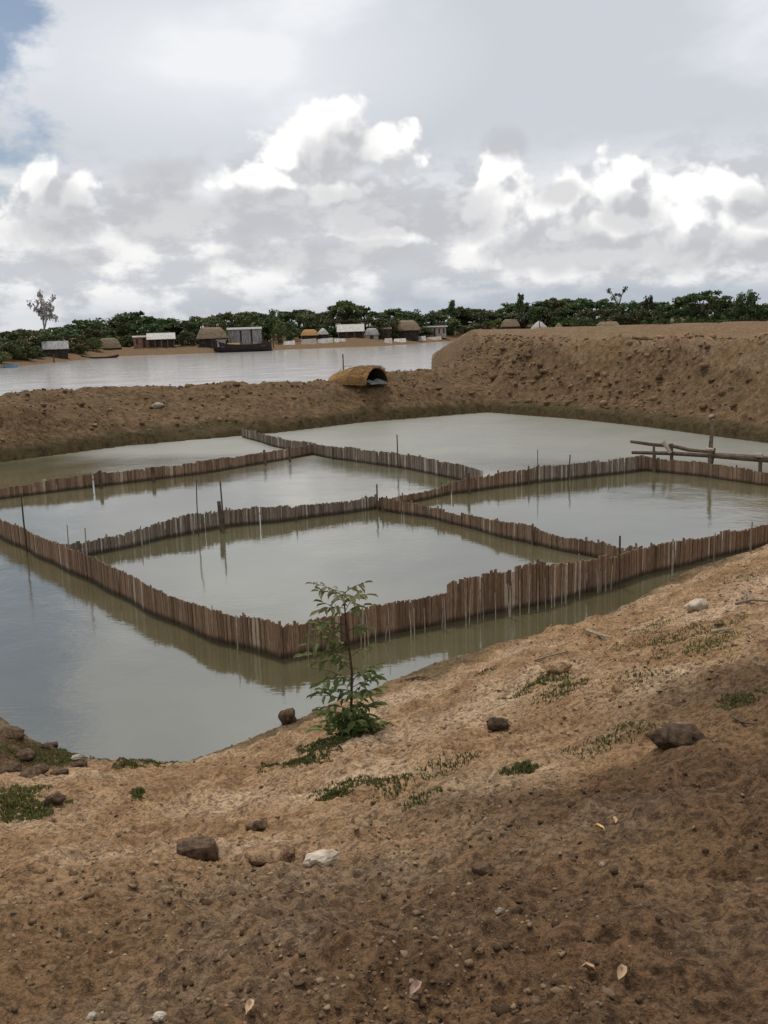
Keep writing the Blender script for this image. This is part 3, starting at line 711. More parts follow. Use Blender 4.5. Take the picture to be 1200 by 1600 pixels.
mb = MB(); stem = [Vector((.0, 0, -.08)), Vector((.03, 0, SH*.2)), Vector((.05, .02, SH*.45)), Vector((.02, 0, SH*.72)), Vector((.0, .01, SH*.93)), Vector((-.02, 0, SH))]
mb.tube(stem, [.016, .015, .013, .010, .007, .004], 7); mb.build('stem', M_STEM, sap, smooth=True)
rs_ = random.Random(12)
def frond(base_, d, L_, nl, pale):
    up = Vector((0, 0, 1)); side = d.cross(up).normalized() if abs(d.z) < .98 else Vector((1, 0, 0))
    pts = [base_ + d*(L_*t) - up*(L_*.30*t*t) for t in (0, .35, .7, 1)]
    mb = MB(); mb.tube(pts, [.0045, .004, .003, .002], 5); rach = mb.build('twig', M_STEM, sap)
    for i_ in range(nl):
        t = .25 + .75*i_/(nl-1); p = base_ + d*(L_*t) - up*(L_*.30*t*t)
        s_ = 1 if i_ % 2 else -1; 
        dd = (side*s_*1.0 + d*.75 - up*rs_.uniform(.2, 1.2)).normalized() if i_ < nl-1 else (d - up*.5).normalized()
        k = rs_.randrange(3); o = obj('leaf', (LEAFS_P if pale else LEAFS)[k], rach)
        z_ = (up*.8 + Vector((rs_.uniform(-.6, .6), rs_.uniform(-.6, .6), 0))).normalized(); x_ = dd.cross(z_).normalized(); z_ = x_.cross(dd)
        m4 = Matrix((x_, dd, z_)).transposed().to_4x4(); m4.translation = p
        o.matrix_basis = m4 @ Matrix.Scale(rs_.uniform(.75, 1.25), 4)
def stem_at(t):
    z_ = SH*t
    for a, b_ in zip(stem[:-1], stem[1:]):
        if a.z <= z_ <= b_.z: return a + (b_-a)*((z_-a.z)/(b_.z-a.z))
    return stem[-1]
for t, L_, pale, az_ in [(.995, .30, 1, 20), (.99, .34, 1, 170), (.97, .36, 1, 200), (.95, .34, 1, -15), (.93, .30, 1, 100), (.98, .28, 1, 280), (.9, .36, 1, 215), (.86, .3, 0, -30), (.84, .32, 0, 160),
                         (.70, .48, 0, 190), (.66, .50, 0, 172), (.62, .45, 0, 205), (.60, .34, 0, 140), (.57, .5, 0, 185), (.55, .25, 0, 20), (.50, .42, 0, 215), (.74, .25, 0, 340),
                         (.38, .34, 0, 5), (.36, .40, 0, 180), (.33, .42, 0, -10), (.31, .45, 0, 200), (.28, .40, 0, 30), (.27, .42, 0, 160), (.24, .45, 0, 340), (.22, .42, 0, 190), (.18, .36, 0, 20), (.17, .40, 0, 210), (.14, .3, 0, -20),
                         (.12, .34, 0, 170), (.10, .3, 0, 60), (.08, .32, 0, 300), (.3, .3, 0, 270), (.2, .3, 0, 260), (.64, .4, 0, 160), (.53, .42, 0, 195), (.46, .36, 0, 170), (.43, .3, 0, 350), (.4, .36, 0, 215), (.35, .34, 0, 60), (.26, .36, 0, 120), (.16, .34, 0, 0), (.13, .36, 0, 185), (.78, .3, 0, 190), (.88, .28, 1, 60)]:
    a = R(az_ + rs_.uniform(-12, 12)); d = Vector((math.cos(a), math.sin(a), rs_.uniform(.35, 1.0))).normalized()
    frond(stem_at(max(.02, t)), d, L_*rs_.uniform(.8, 1.1), 7 if L_ > .32 else 6, pale)

# weeds and grass: blades in tufts
def tufts(name, label, spots, nb, hmin, hmax, mat_=None):
    Vv, Ff = [], []
    for (x_, y_, rad, dens) in spots:
        n_ = int(nb*dens); a = rng.uniform(0, 6.283, n_); q_ = np.sqrt(rng.uniform(0, 1, n_))*rad
        xx = x_ + q_*np.cos(a)*1.25; yy = y_ + q_*np.sin(a); zz = height(xx, yy)
        keep = fbm(xx*6, yy*6, 2, 99) > -0.12 - 0.3*(q_ < rad*.5); xx, yy, zz = xx[keep], yy[keep], zz[keep]; n_ = len(xx)
        h_ = rng.uniform(hmin, hmax, n_)*(1.15-.6*(q_[keep]/rad)); al = rng.uniform(0, 6.283, n_); ln = rng.uniform(.2, .9, n_)*h_; wd = h_*.12+.003
        b0 = np.stack([xx, yy, zz-.005], 1); tip = b0 + np.stack([np.cos(al)*ln, np.sin(al)*ln, h_], 1); mid = b0 + np.stack([np.cos(al)*ln*.35, np.sin(al)*ln*.35, h_*.6], 1)
        e = np.stack([-np.sin(al)*wd, np.cos(al)*wd, 0*wd], 1)
        base_i = sum(len(v_) for v_ in Vv)
        Vv.append(np.stack([b0-e, b0+e, mid+e*.8, mid-e*.8, tip, tip], 1).reshape(-1, 3))
        k_ = base_i + np.arange(n_)*6
        Ff.append(np.concatenate([np.stack([k_, k_+1, k_+2, k_+3], 1), np.stack([k_+3, k_+2, k_+4, k_+5], 1)]))
    m_ = np_mesh(name, np.concatenate(Vv), np.concatenate(Ff), smooth=False)
    o = obj(name, m_, mats=mat_ or M_GRASS); return tag(o, label, 'grass', kind='stuff')
def spot(px, py, rad, dens): v_ = ground_at(px, py); return (v_.x, v_.y, rad, dens)
tufts('grass', 'short green grass growing in patches on the near bank', [
    spot(12, 1262, .42, 5.0), spot(40, 1235, .25, 1.2), spot(95, 1188, .38, 1.6), spot(60, 1170, .35, 1.0), spot(20, 1180, .3, .8), spot(470, 1190, .32, 2.0), spot(505, 1165, .22, 1.2), spot(545, 1150, .26, 2.2), spot(575, 1140, .2, 1.0), spot(525, 1240, .14, .5), spot(610, 1222, .30, .7), spot(560, 1225, .3, .6), spot(655, 1255, .12, .2),
    spot(215, 1240, .1, .3), spot(240, 1192, .25, .8), spot(200, 1192, .15, .5), spot(845, 1064, .35, 1.2), spot(880, 1075, .25, .6), spot(815, 1204, .12, .5), spot(1175, 1088, .2, .6),
    spot(1060, 1000, .6, 1.4), spot(1100, 1010, .4, .6), spot(1010, 985, .4, .4), spot(1130, 868, .6, 1.0), spot(1165, 905, .4, .3), spot(960, 1150, .3, .35), spot(700, 1200, .2, .2), spot(760, 1050, .2, .2), spot(1000, 1060, .3, .2)],
    1900, .008, .040)
# broad-leaved weeds massed round the sapling's foot
wd_ = thing('weed_clump', 'dark green weed clump around the foot of the sapling', 'weeds', g0 + Vector((.02, .02, 0)))
for i_ in range(150):
    a = rs_.uniform(0, 6.283); q_ = .27*math.sqrt(rs_.random()); h_ = rs_.uniform(.02, .34)*(1-q_/.36)
    o = obj('leaf', LEAFS[rs_.randrange(3)], wd_); o.location = (q_*math.cos(a)*1.2, q_*math.sin(a), h_ - .02); o.rotation_euler = (rs_.uniform(-.7, .5), rs_.uniform(-.5, .5), rs_.uniform(0, 6.283)); s_ = rs_.uniform(.9, 1.5); o.scale = (s_*1.3, s_, s_)

# ------------------------------------------------------------------ clods, stones, leaves and sticks one can point at
import bmesh
M_DARKCLOD = simple('dark_clod', (0.040, 0.025, 0.015), (0.135, 0.084, 0.050), 22, 0.95, 0.7, bdist=.03)
M_BROWNCLOD = simple('brown_clod', (0.15, 0.090, 0.048), (0.33, 0.215, 0.125), 22, 0.95, 0.7, bdist=.03)
M_PALESTONE = simple('pale_stone', (0.26, 0.20, 0.14), (0.48, 0.41, 0.32), 12, 0.85, 0.4)
def stone(name, label, cat, px, py, wpx, hpx, dpx, mat_, kind='lump', rz=0.0, sink=.25, seed=0, group=None):
    p = ground_at(px, py); D = (p - Vector((0, 0, CAM_H))).length; k = D/FPX
    sx, sy, sz = wpx*k/2, dpx*k/2, hpx*k/2
    bm = bmesh.new()
    if kind == 'brick':
        bmesh.ops.create_cube(bm, size=2.0); bmesh.ops.bevel(bm, geom=bm.edges[:], offset=.28, segments=2, affect='EDGES', profile=.6)
        bmesh.ops.subdivide_edges(bm, edges=bm.edges[:], cuts=1, use_grid_fill=True)
    else: bmesh.ops.create_icosphere(bm, subdivisions=3, radius=1.0)
    r0 = random.Random(seed*7+3); ox, oy = r0.uniform(0, 50), r0.uniform(0, 50)
    co = np.array([v_.co[:] for v_ in bm.verts]); amp = .22 if kind == 'brick' else .58
    nse = fbm(co[:, 0]*1.7+ox+co[:, 2], co[:, 1]*1.7+oy-co[:, 2], 3, seed+200)*amp + fbm(co[:, 0]*5+ox, co[:, 1]*5+co[:, 2]*5, 3, seed+300, .7)*amp*.45
    for v_, n_ in zip(bm.verts, nse): v_.co *= 1+n_; v_.co.x *= sx; v_.co.y *= sy; v_.co.z *= sz
    m_ = bpy.data.meshes.new(name); bm.to_mesh(m_); bm.free(); m_.shade_smooth() if kind != 'flake' else None
    o = obj(name, m_, mats=mat_, loc=p + Vector((0, 0, sz*(1-2*sink))), rot=(0.05, -.05, rz)); return tag(o, label, cat, group)
stone('brick', 'dark block like an old brick lying on the lower left slope', 'brick', 309, 1342, 56, 26, 32, M_DARKCLOD, 'brick', R(6), .12, 1)
stone('pale_stone', 'flat pale stone chip just right of the dark brick', 'stone', 503, 1347, 54, 20, 30, M_PALESTONE, 'flake', R(22), .3, 2)
stone('earth_clod', 'large dark clod jutting from the slope at the right', 'clod', 1062, 1162, 66, 32, 52, M_DARKCLOD, 'lump', R(-25), .3, 3)
stone('earth_clod', 'small dark clod right of the sapling', 'clod', 776, 1139, 34, 20, 24, M_DARKCLOD, 'lump', 0, .2, 4)
stone('earth_clod', 'dark clod leaning at the water edge left of the sapling', 'clod', 450, 1130, 28, 26, 20, M_DARKCLOD, 'lump', R(-30), .15, 5)
stone('white_stone', 'white stone on the right bank near the front fence', 'stone', 1090, 954, 34, 22, 24, M_PALESTONE, 'lump', R(-10), .2, 6)
stone('earth_clod', 'brown clod beside the grass patch below the front fence', 'clod', 868, 1048, 40, 18, 28, M_SOIL, 'lump', R(10), .35, 7)
stone('earth_clod', 'small dark clod uphill of the brick', 'clod', 403, 1297, 34, 16, 22, M_DARKCLOD, 'lump', R(20), .3, 8)
stone('earth_clod', 'dark clod by the grass at the left edge', 'clod', 85, 1255, 26, 16, 20, M_DARKCLOD, 'lump', 0, .25, 9)
stone('earth_clod', 'rounded brown mound of earth at the left edge below the grass', 'clod', 45, 1362, 62, 22, 50, M_SOIL, 'lump', 0, .62, 10)
stone('earth_clod', 'brown mound of earth between the brick and the pale chip', 'clod', 425, 1338, 60, 20, 40, M_SOIL, 'lump', R(8), .6, 11)
stone('earth_clod', 'dark broken clod in the middle of the lower slope', 'clod', 755, 1362, 30, 18, 22, M_DARKCLOD, 'lump', 0, .35, 12)
for i_, (px, py, w_, h_, lb) in enumerate([(14, 1152, 44, 24, 'dark mud lump at the left edge, topmost by the water'), (52, 1212, 46, 22, 'broad dark mud lump just above the left grass patch'),
        (16, 1205, 40, 20, 'dark mud lump at the left edge above the grass patch'), (78, 1170, 30, 15, 'small dark mud lump at the water edge on the left'),
        (125, 1196, 26, 12, 'dark mud lump farthest right of the heap on the left'), (40, 1182, 36, 20, 'dark mud lump in the middle of the left heap'), (92, 1208, 32, 14, 'flat dark mud lump between the left grass patch and the water')]):
    stone('mud_lump', lb, 'mud lump', px, py, w_*.85, h_*.8, w_*.7, M_DARKCLOD, 'lump', i_, .42, 20+i_)
stone('shell_chip', 'small yellowish white chip on the mud at the left', 'chip', 120, 1187, 13, 8, 9, M_PALESTONE, 'flake', .4, .1, 31)
stone('stone_chip', 'tiny white chip at the water edge right of the sapling', 'chip', 669, 1034, 10, 7, 8, M_PALESTONE, 'flake', 0, .1, 32)
stone('stone_chip', 'square pale chip on the lower middle slope', 'chip', 781, 1430, 13, 9, 10, M_PALESTONE, 'flake', .3, .2, 33)
stone('stone_chip', 'pale chip near the bottom edge of the left slope', 'chip', 145, 1592, 16, 10, 12, M_PALESTONE, 'flake', .8, .25, 34)
stone('stone_chip', 'pale chip at the bottom edge below the pale stone', 'chip', 248, 1594, 18, 10, 14, M_PALESTONE, 'flake', .2, .25, 35)
stone('stone_chip', 'small pale chip low on the slope left of the pink leaf', 'chip', 750, 1494, 13, 9, 10, M_BROWNCLOD, 'flake', .2, .2, 36)
stone('white_chip', 'tiny white chip on the lit far shore of the pond at right', 'chip', 1112, 653, 7, 5, 5, M_PALESTONE, 'flake', .2, .1, 37)
stone('earth_clod', 'pale clod lying on the far dyke left of the shelter', 'clod', 247, 635, 18, 7, 10, M_PALESTONE, 'lump', .1, .3, 38)
M_DRY = simple('dry_leaf', (0.34, 0.22, 0.12), (0.50, 0.36, 0.22), 20, 0.8, 0.2)
M_DRYP = simple('dry_leaf_pink', (0.42, 0.26, 0.19), (0.52, 0.36, 0.27), 20, 0.8, 0.2)
M_DRYY = simple('dry_leaf_yellow', (0.50, 0.33, 0.10), (0.62, 0.45, 0.18), 20, 0.8, 0.2)
def dead_leaf(label, px, py, lpx, mat_, rz):
    p = ground_at(px, py); k = (p-Vector((0, 0, CAM_H))).length/FPX*lpx
    me = leaflet(k, k*.26); o = obj('dead_leaf', me, mats=mat_, loc=p + Vector((0, 0, k*.16)), rot=(.45, .25, rz)); o['label'] = label; o['category'] = 'leaf'
dead_leaf('upright pale dry leaf low on the right slope', 966, 1536, 26, M_DRY, -.5)
dead_leaf('pinkish dry leaf at the bottom centre', 641, 1562, 26, M_DRYP, -.7)
dead_leaf('small yellow dry leaf on the dark soil at right', 945, 1303, 18, M_DRYY, 1.2)
dead_leaf('smaller orange dry leaf above the yellow one', 962, 1291, 13, M_DRY, .3)
dead_leaf('flat dry leaf beside the upright pale leaf', 930, 1530, 20, M_DRY, 1.4)
dead_leaf('thin dry straw-coloured leaf at the bottom left', 385, 1590, 22, M_DRY, -.3)
M_TWIG = simple('dry_twig', (0.20, 0.15, 0.10), (0.38, 0.31, 0.23), 12, 0.9, 0.3)
def twig(label, pts, rad_px, group=None, mat_=None):
    P_ = [ground_at(a, b_) for a, b_ in pts]; k = (P_[0]-Vector((0, 0, CAM_H))).length/FPX
    mb = MB(); o0 = P_[0]; n_ = len(P_)
    mb.tube([p - o0 + Vector((0, 0, rad_px*k*(.9+.8*rs_.random()))) for p in P_], [rad_px*k*(1-.5*i_/(n_-1)) for i_ in range(n_)], 6, jit=.15)
    return tag(mb.build('dry_twig', mat_ or M_TWIG, None, loc=o0), label, 'twig', group)
twig('bent dry twig at the right edge above the white stone', [(1160, 938), (1168, 930), (1172, 945)], 2.2)
twig('long dry stick lying at the right edge', [(1150, 948), (1175, 942), (1215, 944)], 3.0)
twig('dry branch lying left of the white stone', [(918, 990), (935, 996), (955, 1000)], 3.2)
twig('curved dry twig over the brown clod below the front fence', [(835, 1034), (858, 1027), (885, 1022)], 1.6)
twig('dark stick lying on the slope below the grass patch', [(1145, 1125), (1160, 1133), (1178, 1135)], 2.2, None, M_POLE)
twig('pale dry stick under the white stone', [(1112, 990), (1130, 988), (1146, 990)], 3.2)
twig('short dark stick below the pale dry stick', [(1118, 980), (1130, 979)], 3.0, None, M_POLE)
twig('thin straw lying left of the brick', [(150, 1325), (175, 1328)], 1.2)
twig('dark root end by the water right of the sapling', [(634, 1066), (650, 1061), (664, 1060)], 2.2, None, M_LOG)
twig('thin dry straw at the bottom left of the slope', [(385, 1598), (388, 1580)], 1.2)

# ------------------------------------------------------------------ far bank: houses, boats, trees
def far_xy(px, D):
    d = ray(px, 520); t = D/math.hypot(d.x, d.y); return d.x*t, d.y*t
SHX = [-200, 0, 100, 180, 330, 450, 600, 700, 720, 900, 1060, 1250]; SHD = [142, 181, 216, 250, 243, 256, 259, 303, 316, 300, 275, 262]
def shore_d(px): return float(np.interp(px, SHX, SHD))
M_THGREY = simple('old_thatch', (0.13, 0.095, 0.06), (0.27, 0.20, 0.13), 1.2, 0.95, 0.5, (1, 1, 4), .15, .1)
M_TIN = simple('pale_tin', (0.24, 0.20, 0.17), (0.54, 0.52, 0.48), 0.9, 0.55, 0.2, (6, 1, 1), .12)
M_TINGREY = simple('grey_tin', (0.15, 0.13, 0.12), (0.36, 0.36, 0.35), 0.9, 0.6, 0.2, (6, 1, 1), .12)
M_WALLD = simple('dark_wall', (0.030, 0.022, 0.018), (0.075, 0.055, 0.042), 1.5, 0.95, 0.2)
M_WALLP = simple('pale_wall', (0.33, 0.27, 0.22), (0.46, 0.39, 0.33), 1.5, 0.9, 0.2)
M_WALLR = simple('red_brown_wall', (0.17, 0.085, 0.055), (0.28, 0.16, 0.10), 1.5, 0.9, 0.2)
M_DOOR = simple('door_wood', (0.045, 0.032, 0.024), (0.09, 0.065, 0.05), 2, 0.9, 0.2)
def house(name, label, cat, px0, px1, pt, pb, dd, roof, rm, wm, rfrac=.5, openings=1, rz=0.0, posts=0):
    D = shore_d((px0+px1)/2) + dd; x_, y_ = far_xy((px0+px1)/2, D); k = D/FPX
    wd, hg = (px1-px0)*k, (pb-pt)*k; dp = wd*.62
    zb = CAM_H + (ray((px0+px1)/2, pb).z/math.hypot(*ray((px0+px1)/2, pb).xy))*D
    zg = hz1(x_, y_); base = min(zb, zg) if abs(zb-zg) < 1.2 else zg
    hg = max(hg, (zb + hg) - base)
    t = thing(name, label, cat, (x_, y_, base - .05), -math.atan2(x_, y_) + rz)
    wh = hg*(1-rfrac); w2, d2 = wd*.44, dp*.42
    # walls: four separate sides
    for (a0, a1, b0, b1) in ((-w2, w2, -d2, -d2+.12), (-w2, w2, d2-.12, d2), (-w2, -w2+.12, -d2+.12, d2-.12), (w2-.12, w2, -d2+.12, d2-.12)):
        MB().box(a0, a1, b0, b1, -.3, wh).build('wall', wm, t)
    n_ = openings
    for i_ in range(n_):
        c_ = -w2 + (i_+.5)*2*w2/n_; ow = min(.5, w2/n_*.4)
        if i_ == n_//2: MB().box(c_-ow, c_+ow, -d2-.03, -d2+.06, 0, wh*.86).build('door', M_DOOR, t)
        else: MB().box(c_-ow*.8, c_+ow*.8, -d2-.03, -d2+.06, wh*.35, wh*.8).build('window', M_DOOR, t)
    for i_ in range(posts):
        c_ = -w2 + i_*2*w2/(posts-1); MB().box(c_-.07, c_+.07, -dp*.60-.07, -dp*.60+.07, -.3, wh*.95).build('post', M_LOG, t)
    W_, Dp_ = wd/2, dp*.56; e = wh - .12; top = hg
    mb = MB()
    if roof == 'gable':
        y0 = -dp*.66 if posts else -Dp_
        for sgn, ya in ((1, y0), (-1, Dp_)):
            m2 = MB(); m2.add([(-W_, ya, e), (W_, ya, e), (W_, 0, top), (-W_, 0, top), (-W_, ya, e-.09), (W_, ya, e-.09), (W_, 0, top-.09), (-W_, 0, top-.09)], [(0,1,2,3),(7,6,5,4),(0,4,5,1),(1,5,6,2),(2,6,7,3),(3,7,4,0)])
            m2.build('roof_slope', rm, t)
        for sx in (-W_*.9, W_*.9):
            m2 = MB(); m2.add([(sx-.05, -d2, wh-.1), (sx-.05, d2, wh-.1), (sx-.05, 0, top-.12), (sx+.05, -d2, wh-.1), (sx+.05, d2, wh-.1), (sx+.05, 0, top-.12)], [(0,1,2),(5,4,3),(0,3,4,1),(1,4,5,2),(2,5,3,0)])
            m2.build('gable_end', wm, t)
    elif roof == 'hip':
        r0 = W_*.45; ring = lambda f, z_, ex: [(-W_*f-ex*0, -Dp_*f, z_), (-W_*f*.5, -Dp_*f*1.04, z_-.02), (W_*f*.5, -Dp_*f*1.04, z_-.02), (W_*f, -Dp_*f, z_), (W_*f*1.02, 0, z_), (W_*f, Dp_*f, z_), (-W_*f, Dp_*f, z_), (-W_*f*1.02, 0, z_)]
        def rg(fx, fy, z_): return [(-W_*fx, -Dp_*fy, z_), (0, -Dp_*fy*1.05, z_-.03), (W_*fx, -Dp_*fy, z_), (W_*fx*1.04, 0, z_), (W_*fx, Dp_*fy, z_), (0, Dp_*fy*1.05, z_), (-W_*fx, Dp_*fy, z_), (-W_*fx*1.04, 0, z_)]
        mb.loft([rg(.97, .97, e-.15), rg(1, 1, e), rg(.86, .68, e+(top-e)*.48), rg(.66, .34, e+(top-e)*.85), rg(.5, .06, top)], close=True); mb.build('roof', rm, t)
    elif roof == 'cone':
        n_ = 14; cr = lambda f, z_: [(math.cos(a)*W_*f, math.sin(a)*W_*f, z_) for a in np.linspace(0, 6.283, n_, endpoint=False)]
        mb.loft([cr(.97, e-.12), cr(1, e), cr(.62, e+(top-e)*.55), cr(.3, e+(top-e)*.85), cr(.05, top)], close=True); mb.build('roof', rm, t)
    elif roof == 'flat':
        m2 = MB(); m2.add([(-W_, -Dp_, e), (W_, -Dp_, e), (W_, Dp_, e+.35), (-W_, Dp_, e+.35), (-W_, -Dp_, e-.12), (W_, -Dp_, e-.12), (W_, Dp_, e+.2), (-W_, Dp_, e+.2)], [(0,1,2,3),(7,6,5,4),(0,4,5,1),(1,5,6,2),(2,6,7,3),(3,7,4,0)]); m2.build('roof', rm, t)
    return t
house('village_house', 'low dark house with thin pale tin roof at the far left', 'house', 66, 103, 534, 550, 12, 'gable', M_TINGREY, M_WALLD, .45, 3)
house('straw_hut', 'grey rounded straw hut left of the red-fronted shed', 'hut', 150, 186, 529, 546, 10, 'hip', M_THGREY, M_WALLD, .8, 1)
house('village_shed', 'small shed with reddish front and pale top, left of the long roof', 'shed', 207, 230, 521, 541, 8, 'flat', M_TIN, M_WALLR, .25, 2)
house('village_house', 'long low house with pale tin roof right of the reddish shed', 'house', 230, 272, 521, 539, 9, 'gable', M_TIN, M_WALLD, .42, 3, posts=5)
house('thatched_house', 'house with brown hipped thatch behind the bow of the wooden boat', 'house', 308, 354, 512, 534, 10, 'hip', M_THGREY, M_WALLD, .55, 3)
# tin shed with three tall pale panels
D = shore_d(382)+7; x_, y_ = far_xy(382, D); k = D/FPX
sh = thing('tin_shed', 'tall grey tin shed of three pale panels behind the wooden boat', 'shed', (x_, y_, hz1(x_, y_)-.1), -math.atan2(x_, y_))
hh = CAM_H + ray(382, 515).z/math.hypot(*ray(382, 515).xy)*D - sh.location.z
for a0, a1 in ((-25, -7), (-4.5, 9), (11.5, 25)): MB().box(a0*k, a1*k, -2.0, -1.88, 0, hh).build('panel', M_TINGREY, sh)
MB().box(-25*k, 25*k, -1.8, -1.6, 0, hh*.97).build('back_wall', M_WALLD, sh); MB().box(-25.5*k, -25*k, -1.6, 2.2, 0, hh*.95).build('side_wall', M_TINGREY, sh); MB().box(25*k, 25.5*k, -1.6, 2.2, 0, hh*.95).build('side_wall', M_TINGREY, sh)
m2 = MB(); m2.add([(-26.5*k, -2.4, hh+.02), (26.5*k, -2.4, hh+.02), (26.5*k, 2.4, hh+.5), (-26.5*k, 2.4, hh+.5), (-26.5*k, -2.4, hh+.12), (26.5*k, -2.4, hh+.12), (26.5*k, 2.4, hh+.6), (-26.5*k, 2.4, hh+.6)], [(3,2,1,0),(4,5,6,7),(0,1,5,4),(1,2,6,5),(2,3,7,6),(3,0,4,7)]); m2.build('roof', M_TINGREY, sh)
house('thatched_house', 'low house with straw-coloured thatch left of the white cone hut', 'house', 470, 497, 515, 530, 12, 'hip', M_THATCH, M_WALLD, .5, 2)
house('cone_hut', 'small hut with white cone roof beside the straw house', 'hut', 495, 514, 513, 530, 13, 'cone', M_TIN, M_WALLD, .5, 1)
house('village_house', 'house with bright white tin roof and dark front, centre of the far bank', 'house', 527, 569, 507, 527, 14, 'gable', M_TIN, M_WALLD, .5, 3, posts=4)
house('village_shed', 'low grey shed right of the white tin-roofed house', 'shed', 569, 592, 513, 526, 12, 'hip', M_TINGREY, M_WALLP, .55, 1)
house('village_shed', 'narrow dark lean-to between grey shed and thatched house', 'shed', 594, 612, 506, 524, 18, 'flat', M_THGREY, M_WALLD, .3, 2)
house('thatched_house', 'wide dark house with rounded brown thatch above the end of the river', 'house', 612, 656, 501, 524, 14, 'hip', M_THGREY, M_WALLD, .5, 3)
house('village_house', 'low house with pinkish pale walls right of the rounded thatch', 'house', 659, 699, 506, 520, 14, 'flat', M_TINGREY, M_WALLP, .22, 5)
house('wash_hut', 'tiny pale hut at the right end of the village row', 'hut', 701, 713, 506, 519, 15, 'flat', M_TIN, M_WALLP, .25, 1)
house('thatched_house', 'thatched house half hidden by bushes above the high dyke', 'house', 783, 812, 499, 514, 16, 'hip', M_THGREY, M_WALLD, .6, 2)
house('tent_hut', 'hut with bright white tent-like roof above the high dyke', 'hut', 824, 861, 502, 517, 6, 'cone', M_TIN, M_WALLD, .82, 1)
house('straw_stack', 'low brown straw stack right of the white tent hut', 'stack', 862, 884, 505, 515, 8, 'cone', M_THGREY, M_WALLD, .8, 0)
house('low_hut', 'low wide brown hut beside pale rubble at the right', 'hut', 928, 972, 503, 515, 2, 'hip', M_THGREY, M_WALLD, .7, 2)
# tilted pale slabs along the waterline
sl = random.Random(4)
for i_, (p0, p1, y0, y1, lb) in enumerate([(442, 460, 537, 544, 'short pale slab on the shore right of the wooden boat'), (470, 494, 535, 544, 'pale slab on the shore, second from the wooden boat'), (496, 520, 534, 543, 'wide pale slab on the shore below the white cone hut'),
        (522, 540, 532, 540, 'pale slab tilted on the shore below the white tin-roofed house'), (600, 612, 533, 541, 'small pale slab on the shore below the dark lean-to'), (615, 634, 534, 540, 'pale slab on the shore below the rounded thatch'),
        (646, 665, 532, 539, 'pale slab on the shore near the end of the river'), (668, 690, 532, 537, 'low pale slab nearest the end of the river')]):
    pm = (p0+p1)/2; D = shore_d(pm)+5.0; x_, y_ = far_xy(pm, D); k = D/FPX; w_ = (p1-p0)*k/2; h_ = (y1-y0)*k
    mb = MB(); mb.add([(-w_, 0, 0), (w_, 0, 0), (w_*.94, 1.4, h_), (-w_*.97, 1.4, h_*.95), (-w_, .3, 0), (w_, .3, 0), (w_*.94, 1.7, h_), (-w_*.97, 1.7, h_*.95)], [(0,1,2,3),(7,6,5,4),(0,4,5,1),(1,5,6,2),(2,6,7,3),(3,7,4,0)])
    tag(mb.build('tilted_panel', M_WALLP if i_ % 3 == 1 else M_TIN, None, loc=(x_, y_, min(hz1(x_, y_), .6)-.1), rot=(0, sl.uniform(-.06, .06), -math.atan2(x_, y_)+sl.uniform(-.1, .1))), lb, 'slab')
# rubble by the low hut
for i_, (px, py, w_, h_, lb) in enumerate([(973, 515, 10, 9, 'pale rubble block right of the low brown hut'), (981, 516, 9, 7, 'pale rubble block farthest right beside the low hut')]):
    D = shore_d(px)-3; x_, y_ = far_xy(px, D); k = D/FPX
    bm = bmesh.new(); bmesh.ops.create_icosphere(bm, subdivisions=2, radius=1)
    for v_ in bm.verts: v_.co *= 1+sl.uniform(-.15, .15); v_.co.x *= w_*k/2; v_.co.y *= w_*k/2; v_.co.z *= h_*k/2
    m_ = bpy.data.meshes.new('rubble_block'); bm.to_mesh(m_); bm.free(); tag(obj('rubble_block', m_, mats=M_WALLP, loc=(x_, y_, hz1(x_, y_)+h_*k*.3)), lb, 'rubble')

# wooden boats
M_HULL = simple('dark_hull', (0.018, 0.013, 0.014), (0.050, 0.034, 0.030), 1.0, 0.7, 0.2, (1, 1, 5))
M_DECK = simple('boat_deck', (0.20, 0.13, 0.08), (0.34, 0.24, 0.15), 1.5, 0.9, 0.2)
M_REDCARGO = simple('red_bundle', (0.22, 0.07, 0.05), (0.34, 0.13, 0.09), 2, 0.9, 0.2)
M_BLUE = simple('blue_paint', (0.10, 0.24, 0.36), (0.17, 0.34, 0.46), 2, 0.6, 0.1)
def hull(root, L_, B_, fb, bow, stern, mat_, n=16, draft=.35):
    rings = []; rim_ = ([], [])
    for i_ in range(n+1):
        t = i_/n; x_ = -L_/2 + L_*t; u = 2*t-1
        bw = B_/2*max(.03, (1-abs(u)**2.6)**.75 if abs(u) < 1 else .03)
        sh_ = fb + bow*max(0, -u)**2.4 + stern*max(0, u)**2.4; kl = -draft + (bow*.8*max(0, -u)**6 + stern*.8*max(0, u)**6)
        rings.append([(x_, -bw, sh_), (x_, -bw*.9, (sh_+kl)*.45), (x_, -bw*.45, kl*.85+.02), (x_, 0, kl), (x_, bw*.45, kl*.85+.02), (x_, bw*.9, (sh_+kl)*.45), (x_, bw, sh_)])
        rim_[0].append((x_, -bw, sh_)); rim_[1].append((x_, bw, sh_))
    mb = MB(); mb.loft(rings); mb.build('hull', mat_, root, smooth=True)
    for rr_ in rim_:
        mb = MB(); mb.tube(rr_, .06*B_/2.6, 6); mb.build('gunwale', mat_, root)
    return rings
D = shore_d(378)-3.5; x_, y_ = far_xy(378, D); k = D/FPX
bt = thing('wooden_boat', 'dark wooden cargo boat with raised bow moored at the far shore', 'boat', (x_, y_, -.4), -math.atan2(x_, y_)+.05)
Lb = 88*k; hull(bt, Lb, 3.3, 1.75, 1.4, .6, M_HULL, draft=.5)
MB().box(-Lb*.40, Lb*.40, -1.2, 1.2, 1.35, 1.45).build('deck', M_DECK, bt)
